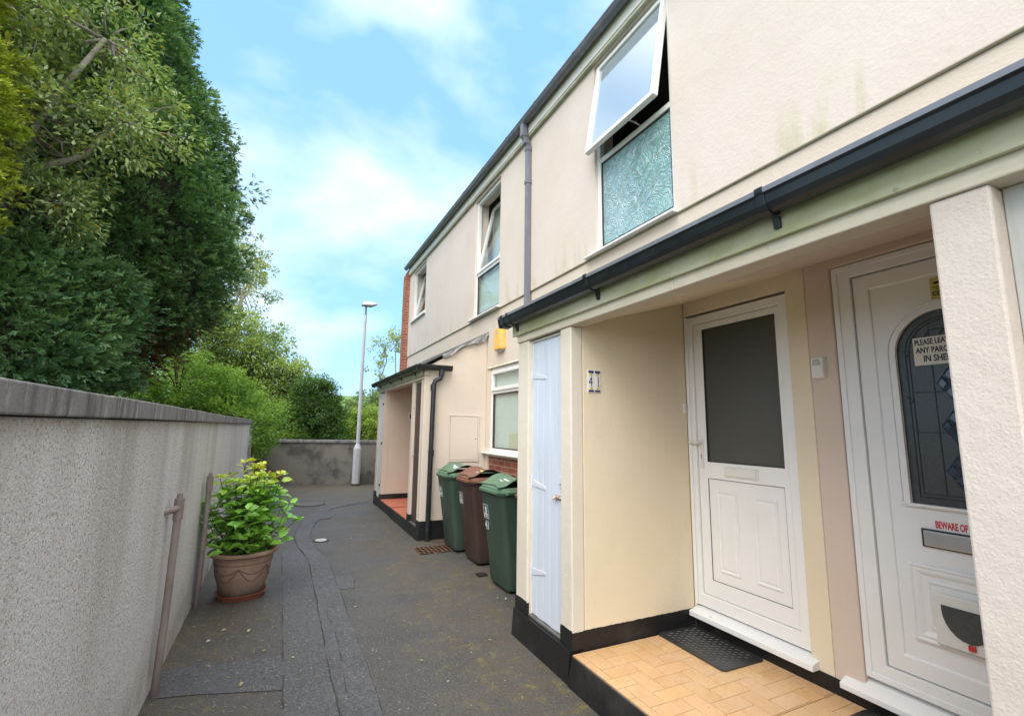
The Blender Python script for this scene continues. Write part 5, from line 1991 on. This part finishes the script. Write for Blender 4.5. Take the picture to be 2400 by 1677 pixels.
# ------------------------------------------------------------------ foliage
def leaf_mesh(name, P, D, Nn, size, cols, mat, parent, aspect=0.5, fold=0.18, kind=0):
    """one quad (kink across midrib) per leaf: base, side, tip, side"""
    n = len(P)
    D = D / (np.linalg.norm(D, axis=1, keepdims=True) + 1e-9)
    Sd = np.cross(D, Nn)
    Sd /= (np.linalg.norm(Sd, axis=1, keepdims=True) + 1e-9)
    Up = np.cross(Sd, D)
    s = size[:, None]
    a = P
    b = P + D * s * 0.45 + Sd * s * aspect * 0.5 + Up * s * fold
    c = P + D * s
    d_ = P + D * s * 0.45 - Sd * s * aspect * 0.5 + Up * s * fold
    V = np.stack([a, b, c, d_], 1).reshape(-1, 3)
    off = np.zeros(3)
    p = parent
    while p is not None:
        off += np.array(p.location)
        p = p.parent
    V = V - off
    if kind == 1:       # two triangles-with-fold, nicer for big leaves: six vertices
        e = P + D * s * 0.28 + Sd * s * aspect * 0.46 + Up * s * fold * 0.8
        f = P + D * s * 0.72 + Sd * s * aspect * 0.36 + Up * s * fold * 0.5
        g = P + D * s * 0.28 - Sd * s * aspect * 0.46 + Up * s * fold * 0.8
        h = P + D * s * 0.72 - Sd * s * aspect * 0.36 + Up * s * fold * 0.5
        mid = P + D * s * 0.5
        tip = P + D * s - Up * s * 0.10
        V = np.stack([a, e, f, tip, h, g, mid], 1).reshape(-1, 3) - off
        base = (np.arange(n) * 7)[:, None]
        F = np.concatenate([base + np.array([[0, 1, 2, 6]]), base + np.array([[6, 2, 3, 3]])[:, :4], base + np.array([[6, 3, 4, 4]])[:, :4], base + np.array([[0, 6, 4, 5]])], 1)
        quads = [(0, 1, 2, 6), (0, 6, 4, 5)]
        tris = [(6, 2, 3), (6, 3, 4)]
        faces = []
        me = bpy.data.meshes.new(name)
        fl_ = []
        for i in range(n):
            o7 = i * 7
            fl_ += [tuple(o7 + k for k in q) for q in quads] + [tuple(o7 + k for k in q) for q in tris]
        me.from_pydata(V.tolist(), [], fl_)
        vc = np.repeat(cols, 7, axis=0)
    else:
        me = bpy.data.meshes.new(name)
        me.vertices.add(4 * n)
        me.vertices.foreach_set('co', V.astype(np.float32).ravel())
        me.loops.add(4 * n)
        me.loops.foreach_set('vertex_index', np.arange(4 * n, dtype=np.int32))
        me.polygons.add(n)
        me.polygons.foreach_set('loop_start', (np.arange(n) * 4).astype(np.int32))
        me.update(calc_edges=True)
        vc = np.repeat(cols, 4, axis=0)
    at = me.color_attributes.new('Col', 'FLOAT_COLOR', 'POINT')
    rgba = np.concatenate([vc, np.ones((len(vc), 1))], 1).astype(np.float32)
    at.data.foreach_set('color', np.clip(rgba, 0.003, 1).ravel())
    me.materials.append(mat.m)
    me.validate()
    o = bpy.data.objects.new(name, me)
    C.objects.link(o)
    if parent: o.parent = parent
    return o


def unit(v): return v / (np.linalg.norm(v, axis=-1, keepdims=True) + 1e-9)


def rdirs(n, rs): return unit(rs.normal(size=(n, 3)))


def limb(mb, a, b, r0, r1, rs, wob=0.08, n=6, k=6):
    a, b = np.array(a, float), np.array(b, float)
    L_ = np.linalg.norm(b - a)
    pts = []
    for i in range(n):
        t = i / (n - 1)
        w_ = rs.normal(size=3) * wob * L_ * math.sin(PI * t) * 0.5
        pts.append(a + (b - a) * t + w_ + np.array([0, 0, -0.06 * L_ * t * (1 - t) * 4 * 0.5]))
    mb.tube(pts, [r0 + (r1 - r0) * i / (n - 1) for i in range(n)], k)
    return pts


def broadleaf(name, base, label, cat, blobs, nclump, per, leaf, c1, c2, c3=None, seed=1, group=None, mat=None, barkm=None, trunk_r=0.12, aspect=0.5, clump_r=0.32, droop=0.15, surf=0.55, twigs=0.5, fill=None):
    """tree: blobs are ellipsoids (cx,cy,cz,rx,ry,rz) that the crown's clumps live in"""
    rs = np.random.default_rng(seed)
    t = thing(name, base, label, cat, group)
    B = np.array(blobs, float)
    vol = (B[:, 3] * B[:, 4] * B[:, 5]) ** 0.7
    wh = rs.choice(len(B), nclump, p=vol / vol.sum())
    dirs = rdirs(nclump, rs)
    rad = rs.uniform(surf, 1.0, (nclump, 1)) ** 0.6
    cc = B[wh, :3] + dirs * rad * B[wh, 3:6] * (1 + 0.12 * rs.normal(size=(nclump, 1)))
    # leaves
    idx = np.repeat(np.arange(nclump), per)
    n = len(idx)
    cr_ = clump_r * rs.uniform(0.6, 1.3, nclump)
    q = rdirs(n, rs) * (rs.uniform(0, 1, (n, 1)) ** 0.5) * cr_[idx, None]
    q[:, 2] *= 0.75
    P = cc[idx] + q
    D = unit(unit(q) * 0.8 + dirs[idx] * 0.4 + rs.normal(size=(n, 3)) * 0.5 + np.array([0, 0, -droop]))
    Nn = unit(rs.normal(size=(n, 3)) * 0.5 + np.array([0, 0, 1.0]))
    size = leaf * rs.uniform(0.6, 1.25, n)
    c1, c2 = np.array(c1), np.array(c2)
    u = np.clip(0.5 + 0.28 * rs.normal(size=nclump)[idx] + 0.22 * rs.normal(size=n), 0, 1)[:, None]
    cols = c1 * (1 - u) + c2 * u
    if c3 is not None:
        pick = rs.uniform(size=n) < 0.025
        cols[pick] = np.array(c3)
    leaf_mesh('crown', P, D, Nn, size, cols, mat or M['leaf'], t, aspect)
    # trunk, limbs
    mb = MB()
    top = B[:, :3].mean(0)
    bs = np.array(base, float)
    fork = bs * 0.55 + top * 0.45
    fork[2] = bs[2] + (top[2] - bs[2]) * 0.5
    limb(mb, bs, fork, trunk_r, trunk_r * 0.7, rs, 0.04, 6, 8)
    bl = []
    for b_ in B:
        pts = limb(mb, fork, b_[:3], trunk_r * 0.55, trunk_r * 0.25, rs, 0.12, 6, 6)
        bl.append(b_[:3])
    sel = rs.permutation(nclump)[:int(nclump * twigs)]
    for i in sel:
        src = B[wh[i], :3] + (cc[i] - B[wh[i], :3]) * 0.15
        limb(mb, src, cc[i], trunk_r * 0.16, trunk_r * 0.05, rs, 0.15, 4, 4)
    mb.build('trunk', barkm or M['bark'], t, smooth='all')
    return t, cc


def conifer(name, base, label, axis, prof, nclump, per, leaf, c1, c2, seed, clump_r=0.34, dead=None, view=None, lump=0.20, up=0.15, core=0.78, trunk_r=0.16, sq=1.0):
    rs = np.random.default_rng(seed)
    t = thing(name, base, label, 'tree')
    zs = np.array([p[0] for p in prof])
    rr = np.array([p[1] for p in prof])
    # sample heights proportionally to circumference
    zz = rs.uniform(zs[0], zs[-1], nclump * 4)
    keep = rs.uniform(size=len(zz)) < np.interp(zz, zs, rr) / rr.max()
    zz = zz[keep][:nclump]
    m = len(zz)
    th = rs.uniform(0, 2 * PI, m)
    lp = 1 + lump * np.sin(th * 5 + zz * 2.3) * 0.5 + lump * rs.normal(size=m) * 0.5
    rad = np.interp(zz, zs, rr) * lp - clump_r * 0.35
    axx = axis[0] + 0 * zz
    cc = np.stack([axx + rad * np.cos(th), axis[1] + rad * np.sin(th), zz], 1)
    od = np.stack([np.cos(th), np.sin(th), 0 * th], 1)
    idx = np.repeat(np.arange(m), per)
    n = len(idx)
    # every clump is a bundle of flattened sprays
    sp = 7
    ns = n // sp
    sidx = idx[:ns * sp:sp]
    cr_ = clump_r * rs.uniform(0.6, 1.35, m)
    q = rdirs(ns, rs)
    q = unit(q + od[sidx] * 0.7)
    q[:, 2] *= 0.8
    S0 = cc[sidx] + q * cr_[sidx, None] * rs.uniform(0.35, 1.0, (ns, 1))
    SD = unit(q * 0.9 + od[sidx] * 0.5 + np.array([0, 0, up]) + rs.normal(size=(ns, 3)) * 0.25)
    SN = unit(rs.normal(size=(ns, 3)) * 0.6 + np.array([0, 0, 1.0]))
    SS = unit(np.cross(SD, SN))
    k = np.tile(np.arange(sp), ns)
    S0r, SDr, SSr, SNr = (np.repeat(a, sp, axis=0) for a in (S0, SD, SS, SN))
    t_ = ((k + 1) // 2)[:, None] / 3.0
    side = np.where(k % 2 == 0, 1, -1)[:, None] * (k > 0)[:, None]
    ls = leaf * rs.uniform(0.7, 1.3, (ns * sp, 1))
    P = S0r + SDr * ls * t_ * 1.1
    D = unit(SDr + SSr * side * 0.75 + rs.normal(size=P.shape) * 0.12)
    size = (ls * (1.15 - 0.55 * t_))[:, 0]
    u = np.clip(0.5 + 0.34 * rs.normal(size=m)[sidx] + 0.12 * rs.normal(size=ns), 0, 1)
    u = np.repeat(u, sp)[:, None]
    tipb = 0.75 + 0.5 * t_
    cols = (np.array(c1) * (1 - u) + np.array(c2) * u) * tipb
    if dead is not None:
        w_ = dead(P)
        pick = rs.uniform(size=len(P)) < w_
        cols[pick] = np.array((0.15, 0.066, 0.034)) * rs.uniform(0.5, 1.3, (pick.sum(), 1))
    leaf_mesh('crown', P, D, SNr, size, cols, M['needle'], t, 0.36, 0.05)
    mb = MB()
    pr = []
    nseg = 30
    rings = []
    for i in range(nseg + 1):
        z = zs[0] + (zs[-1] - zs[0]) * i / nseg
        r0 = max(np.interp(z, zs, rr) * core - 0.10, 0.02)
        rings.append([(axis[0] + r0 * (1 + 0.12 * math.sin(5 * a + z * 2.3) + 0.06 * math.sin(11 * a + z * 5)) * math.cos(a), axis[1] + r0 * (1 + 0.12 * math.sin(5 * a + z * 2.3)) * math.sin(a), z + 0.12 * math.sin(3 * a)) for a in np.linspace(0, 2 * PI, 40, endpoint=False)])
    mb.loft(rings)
    mb.build('dark_hull', M['inner'], t, smooth='all')  # opaque dark hull added for the crown's shaded interior
    mb = MB()
    mb.tube([(base[0], base[1], base[2]), (axis[0], axis[1], zs[0] + 0.4), (axis[0], axis[1], zs[-1] * 0.8)], [trunk_r * 1.2, trunk_r, trunk_r * 0.3], 12)
    for i in range(40):
        z = rs.uniform(zs[0] * 0.85, zs[0] + (zs[-1] - zs[0]) * 0.3)
        a = rs.uniform(0, 2 * PI)
        r0 = max(np.interp(z, zs, rr), 0.5) * 0.9
        limb(mb, (axis[0], axis[1], z - 0.1), (axis[0] + r0 * math.cos(a), axis[1] + r0 * math.sin(a), z + 0.35), 0.035, 0.008, rs, 0.08, 5, 5)
    mb.build('trunk', M['bark_red'], t, smooth='all')
    return t


# the big dark cypress
def dead_f(P):
    w_ = np.clip(1.15 - np.abs(P[:, 2] - (2.4 + 0.35 * (P[:, 0] + 1.8))) / 0.55, 0, 1) * np.clip((P[:, 0] + 2.6) / 0.6, 0, 1)
    return w_ * 0.75


conifer('conifer_tree', (-2.9, 8.7, 0), 'huge dark green cypress leaning over the pebble dashed wall', (-2.88, 8.6),
        [(1.9, 0.40), (2.3, 0.75), (2.7, 1.08), (3.0, 1.38), (3.3, 1.62), (3.8, 1.76), (4.5, 1.78), (5.2, 1.68), (6.2, 1.40), (7.2, 1.04), (8.2, 0.74), (9.2, 0.48), (10.4, 0.28), (11.4, 0.08)],
        2500, 210, 0.066, (0.055, 0.130, 0.062), (0.175, 0.31, 0.125), 3, dead=dead_f, clump_r=0.27, core=0.90)
conifer('conifer_tree', (-3.6, 6.3, 0), 'lower bluish green cypress spreading beneath the big one at the left edge', (-3.25, 6.6),
        [(1.5, 0.5), (1.75, 1.2), (2.3, 1.45), (3.0, 1.35), (3.6, 1.0), (4.2, 0.55), (4.6, 0.1)],
        700, 224, 0.066, (0.045, 0.115, 0.055), (0.16, 0.28, 0.12), 5, clump_r=0.30, core=0.75)
conifer('conifer_tree', (-2.75, 4.6, 0), 'golden green cypress cut off by the left edge of the photo', (-2.98, 4.95),
        [(2.55, 0.12), (2.75, 0.45), (3.1, 0.66), (3.6, 0.62), (3.9, 0.70), (4.4, 0.62), (5.2, 0.5), (6.2, 0.2)],
        420, 210, 0.055, (0.17, 0.24, 0.02), (0.34, 0.40, 0.05), 8, clump_r=0.15, lump=0.2, core=0.8, up=0.5)

# olive broadleaf in front of the cypress
broadleaf('broadleaf_tree', (-3.9, 6.3, 0), 'olive green broadleaf tree with bare pale twigs in front of the dark cypress', 'tree',
          [(-3.15, 6.3, 6.0, 0.9, 0.9, 1.0), (-2.75, 6.2, 4.7, 1.0, 0.7, 0.85), (-3.5, 6.2, 4.6, 0.8, 0.8, 1.0), (-2.05, 6.1, 5.75, 0.55, 0.5, 0.6), (-1.85, 6.1, 4.85, 0.6, 0.45, 0.55), (-2.9, 6.2, 7.4, 0.9, 0.9, 0.9), (-3.9, 6.0, 6.0, 0.8, 0.8, 1.4), (-2.6, 6.2, 3.75, 0.8, 0.6, 0.45), (-3.0, 6.1, 4.0, 0.6, 0.5, 0.6)],
          560, 74, 0.070, (0.13, 0.22, 0.08), (0.36, 0.46, 0.20), (0.42, 0.34, 0.08), seed=21, mat=M['leaf_glossy'], barkm=M['bark_pale'], trunk_r=0.10, aspect=0.42, clump_r=0.22, surf=0.3, twigs=0.9)

GRP = 'trees and bushes beyond the path'
broadleaf('birch_tree', (-2.2, 20.0, 0), 'thin sparse leaved tree showing right of the dark cypress', 'tree',
          [(-2.2, 20, 8.4, 1.0, 1.0, 1.7), (-1.7, 20, 6.6, 1.15, 1.0, 1.2), (-1.5, 20, 7.6, 0.9, 0.9, 1.0)],
          105, 45, 0.12, (0.16, 0.22, 0.09), (0.34, 0.40, 0.20), seed=31, barkm=M['bark_pale'], trunk_r=0.12, clump_r=0.30, surf=0.3, group=GRP)
broadleaf('hazel_tree', (-1.6, 18.6, 0), 'broad mid green tree sloping down behind the far grey wall', 'tree',
          [(-2.4, 18.5, 4.1, 1.7, 1.4, 1.6), (-1.2, 18.5, 3.6, 1.5, 1.3, 1.6), (-0.2, 18.4, 2.9, 1.2, 1.2, 1.35), (0.35, 18.2, 2.0, 0.9, 1.0, 1.0), (-1.6, 18.2, 2.2, 2.0, 1.2, 1.6)],
          620, 75, 0.115, (0.13, 0.21, 0.06), (0.32, 0.41, 0.15), seed=32, clump_r=0.36, surf=0.5, group=GRP)
broadleaf('dark_shrub', (1.0, 16.4, 0), 'dark green rounded shrub behind the grey wall left of the street lamp', 'shrub',
          [(0.98, 16.4, 1.9, 0.82, 0.8, 1.15), (0.85, 16.4, 2.6, 0.55, 0.6, 0.55), (0.5, 16.4, 1.4, 0.6, 0.6, 0.8), (1.35, 16.3, 1.4, 0.5, 0.6, 0.7)],
          330, 80, 0.085, (0.042, 0.095, 0.03), (0.11, 0.20, 0.055), seed=33, clump_r=0.24, surf=0.55, group=GRP)
broadleaf('garden_shrub', (-1.6, 11.8, 0), 'bright green bramble like bush rising behind the pebble dashed wall', 'shrub',
          [(-2.0, 12.0, 2.1, 1.0, 0.9, 1.0), (-1.25, 12.4, 1.9, 0.8, 0.9, 0.85), (-0.72, 13.4, 1.55, 0.75, 0.9, 0.8), (-2.6, 11.6, 1.7, 0.8, 0.8, 0.9), (-1.6, 11.6, 1.5, 1.0, 0.7, 0.7)],
          520, 85, 0.075, (0.09, 0.20, 0.035), (0.27, 0.42, 0.09), seed=34, clump_r=0.24, surf=0.6, group=GRP)
broadleaf('garden_shrub', (-0.1, 15.9, 0), 'mid green shrub just behind the corner of the two boundary walls', 'shrub',
          [(-0.25, 16.0, 1.3, 0.7, 0.6, 0.75), (0.25, 15.8, 1.0, 0.6, 0.5, 0.6)],
          170, 80, 0.08, (0.075, 0.16, 0.04), (0.18, 0.30, 0.07), seed=35, clump_r=0.24, surf=0.55, group=GRP)
broadleaf('garden_shrub', (2.1, 22.0, 0), 'yellow green sunlit shrub right of the street lamp beyond the wall', 'shrub',
          [(1.9, 22, 1.1, 0.9, 0.8, 0.95), (2.7, 22.3, 1.35, 0.9, 0.8, 1.0), (3.6, 22.0, 1.4, 0.9, 0.8, 1.1)],
          330, 70, 0.10, (0.15, 0.24, 0.04), (0.32, 0.42, 0.10), seed=36, clump_r=0.28, surf=0.5, group=GRP)
broadleaf('sapling', (3.6, 17.0, 0), 'spindly sapling with pale yellow green leaves beside the brick gable', 'tree',
          [(3.15, 17, 4.4, 0.5, 0.4, 0.45), (3.0, 17, 3.55, 0.5, 0.4, 0.5), (3.55, 17, 4.7, 0.5, 0.4, 0.5)],
          52, 22, 0.09, (0.24, 0.32, 0.07), (0.40, 0.46, 0.14), seed=37, trunk_r=0.045, barkm=M['bark'], clump_r=0.15, surf=0.2, twigs=1.0, group=GRP)
# far hedgerow trees on the hill
for i, (x, y, s, lb) in enumerate(((9, 62, 3.2, 'pale green tree standing alone on the meadow below the hill'), (20, 125, 4.5, 'round tree on the hill crest to the left of the porch gutter'), (29, 150, 5.0, 'larger hill crest tree nearest the far porch'), (12, 95, 3.6, 'small distant tree half way up the hillside'))):
    t_ = min(max((y - 50) / 140, 0), 1)
    zb_ = 11.5 * t_ * t_ * (3 - 2 * t_) - 0.3
    broadleaf('distant_tree', (x, y, zb_), lb, 'tree', [(x, y, zb_ + s * 0.55, s * 0.7, s * 0.6, s * 0.5), (x + s * 0.6, y, zb_ + s * 0.4, s * 0.5, s * 0.5, s * 0.4)],
              90, 30, 0.5, (0.10, 0.16, 0.07), (0.20, 0.28, 0.12), seed=50 + i, clump_r=s * 0.18, trunk_r=0.15, group='trees on the distant hill')
# mass of bright scrub on the slope behind the lamp
rs = np.random.default_rng(77)
n = 26000
X = rs.uniform(-4, 16, n)
Y = rs.uniform(26, 46, n)
hgt = 0.9 + 0.9 * np.abs(np.sin(X * 0.9 + 1.1) * np.cos(Y * 0.6)) + 0.03 * (Y - 26)
P = np.stack([X, Y, hgt * rs.uniform(0.2, 1.0, n) ** 0.4], 1)
u = rs.uniform(size=(n, 1))
cols = np.array((0.13, 0.21, 0.04)) * (1 - u) + np.array((0.30, 0.40, 0.11)) * u
sc = leaf_mesh('scrub', P, rdirs(n, rs), unit(rs.normal(size=(n, 3)) * 0.5 + np.array([0, 0, 1])), rs.uniform(0.12, 0.28, n), cols, M['leaf'], None, 0.6)
tag(sc, kind='stuff')
# undergrowth of ivy and litter behind the left wall
n = 16000
X = rs.uniform(-6, -0.95, n)
Y = rs.uniform(2, 14, n)
P = np.stack([X, Y, 0.2 + 1.0 * rs.uniform(0, 1, n) ** 0.5 + 0.35 * np.sin(X * 3) * np.cos(Y * 1.7)], 1)
u = rs.uniform(size=(n, 1))
cols = np.array((0.025, 0.045, 0.015)) * (1 - u) + np.array((0.07, 0.10, 0.03)) * u
tag(leaf_mesh('undergrowth', P, rdirs(n, rs), unit(rs.normal(size=(n, 3)) * 0.6 + np.array([0, 0, 1])), rs.uniform(0.05, 0.11, n), cols, M['leaf'], None, 0.6), kind='stuff')

# ------------------------------------------------------------------ the potted hydrangea
px, py = -0.225, 5.37
pt = thing('plant_pot', (px, py, 0), 'faded terracotta coloured pot with a leafy shrub beside the pebble dashed wall', 'plant pot')
mb = MB()
mb.lathe([(0.175, 0.035), (0.185, 0.045), (0.20, 0.10), (0.228, 0.22), (0.250, 0.34), (0.255, 0.375), (0.262, 0.385), (0.285, 0.39), (0.300, 0.402), (0.300, 0.418), (0.285, 0.430), (0.262, 0.428), (0.25, 0.41), (0.245, 0.36)], (px, py), 48, True, False)
pb = mb.build('pot_body', M['pot'], pt, smooth=True)
mb = MB()
for k in range(6):
    a0 = 2 * PI * k / 6 + 0.42
    for sag, zt in ((0.055, 0.295), (0.115, 0.290)):
        pts = []
        for i in range(13):
            t_ = i / 12
            a = a0 + (2 * PI / 6) * t_
            z = zt - sag * math.sin(PI * t_)
            r = 0.228 + (z - 0.22) * 0.19 + 0.0025
            pts.append((px + r * math.cos(a), py + r * math.sin(a), z))
        mb.tube(pts, 0.003, 5)
ring = [(px + 0.2495 * math.cos(a), py + 0.2495 * math.sin(a), 0.325) for a in np.linspace(0, 2 * PI, 49)]
mb.tube(ring, 0.0025, 5)
mb.build('swag_moulding', M['pot_trim'], pb)
mb = MB()
mb.lathe([(0.17, 0.0), (0.195, 0.002), (0.215, 0.045), (0.222, 0.050), (0.216, 0.052), (0.205, 0.035), (0.176, 0.012)], (px, py), 40, True, False)
mb.build('saucer', M['saucer'], pt, smooth=True)
mb = MB()
mb.lathe([(0.246, 0.372), (0.12, 0.385), (0.01, 0.39)], (px, py), 30, False, True)
mb.build('soil', M['soil'], pt)
sh = thing('hydrangea', (px, py, 0.38), 'bushy hydrangea with yellowing top leaves growing in the pot', 'plant')
rs = np.random.default_rng(4)
mb = MB()
Pl, Dl, Sl, Cl = [], [], [], []
stems = []
for k in range(52):
    a = rs.uniform(0, 2 * PI)
    sp = rs.uniform(0.06, 0.46)
    h = rs.uniform(0.20, 0.80) if sp < 0.29 else rs.uniform(0.10, 0.50)
    if k < 15:
        h = rs.uniform(0.66, 0.86); sp = rs.uniform(0.05, 0.33)
    b0 = np.array([px + 0.12 * math.cos(a) * rs.uniform(0, 1), py + 0.12 * math.sin(a) * rs.uniform(0, 1), 0.375])
    tip = np.array([px + sp * math.cos(a), py + sp * math.sin(a) * 0.9, 0.40 + h])
    pts = limb(mb, b0, tip, 0.0055, 0.003, rs, 0.10, 6, 5)
    m_ = max(int(h / 0.062), 3)
    for i in range(m_ + 1):
        t_ = 0.22 + 0.78 * i / m_
        f = t_ * 5
        i0 = min(int(f), 4)
        p = np.array(pts[i0]) + (np.array(pts[i0 + 1]) - np.array(pts[i0])) * (f - i0)
        for q in range(2 if i < m_ else 5):
            aa = rs.uniform(0, 2 * PI) if i == m_ else (i * 1.57 + q * PI + rs.normal() * 0.3)
            dn = np.array([math.cos(aa), math.sin(aa), rs.uniform(-0.25, 0.45) + (0.35 if i == m_ else 0)])
            zz = p[2]
            top = np.clip((zz - 0.92) / 0.26, 0, 1)
            Pl.append(p + unit(dn) * 0.012)
            Dl.append(dn)
            Sl.append(rs.uniform(0.095, 0.155) * (1 - 0.38 * top) * (0.75 if i == m_ else 1))
            g = np.array((0.17, 0.43, 0.07)) * rs.uniform(0.65, 1.25)
            yl = np.array((0.50, 0.58, 0.06)) * rs.uniform(0.7, 1.15)
            lg = np.array((0.33, 0.60, 0.12)) * rs.uniform(0.7, 1.1)
            w_ = np.clip(top * 1.1 + 0.15 * rs.normal(), 0, 1)
            c = (g * (1 - 0.45) + lg * 0.45) * (1 - w_) + yl * w_
            if top > 0.3 and rs.uniform() < 0.035: c = np.array((0.66, 0.40, 0.04))
            Cl.append(c)
Pl, Dl, Sl, Cl = map(np.array, (Pl, Dl, Sl, Cl))
leaf_mesh('leaves', Pl, Dl, unit(rs.normal(size=Pl.shape) * 0.28 + np.array([0, 0, 1.0])), Sl, Cl, M['leaf_glossy'], sh, 0.66, 0.10, kind=1)
mb.build('stems', M['bark'], sh)

# ------------------------------------------------------------------ loose leaves and grit on the path
rs = np.random.default_rng(9)
spots = [(1.62, 4.0), (1.95, 4.28), (2.0, 4.22), (0.72, 4.6), (1.2, 5.6), (-0.35, 4.35), (-0.3, 4.5), (-0.12, 4.4), (1.0, 3.4), (0.2, 3.8), (1.3, 8.0), (1.55, 3.5), (1.9, 6.05), (1.0, 7.3), (-0.3, 3.9), (-0.1, 3.6), (0.0, 4.0)]
n = len(spots) + 130
P = np.zeros((n, 3))
P[:len(spots), :2] = spots
P[len(spots):, 0] = np.concatenate([rs.uniform(-0.55, 0.2, 60), rs.uniform(0.7, 1.7, 70)])
P[len(spots):, 1] = rs.uniform(2.6, 9, 130)
P[:, 2] = 0.016
sz = np.concatenate([rs.uniform(0.03, 0.05, len(spots)), rs.uniform(0.008, 0.02, 130)])
u = rs.uniform(size=(n, 1))
cols = np.where(u < 0.35, np.array([[0.40, 0.52, 0.14]]), np.where(u < 0.7, np.array([[0.50, 0.42, 0.26]]), np.array([[0.58, 0.55, 0.50]])))
D = rdirs(n, rs)
D[:, 2] *= 0.12
tag(leaf_mesh('leaf_litter', P, D, unit(np.array([[0, 0, 1.0]]) + rs.normal(size=(n, 3)) * 0.25), sz, cols, M['leaf'], None, 0.5, 0.12), kind='stuff')
# dry grass clippings
n = 160
P = np.stack([rs.uniform(-0.56, 0.25, n), rs.uniform(3.2, 5.0, n), np.full(n, 0.014)], 1)
D = rdirs(n, rs)
D[:, 2] *= 0.05
tag(leaf_mesh('grass_clippings', P, D, np.tile([[0, 0, 1.0]], (n, 1)), rs.uniform(0.02, 0.09, n), np.tile([[0.30, 0.30, 0.16]], (n, 1)), M['leaf'], None, 0.05, 0.01), kind='stuff')
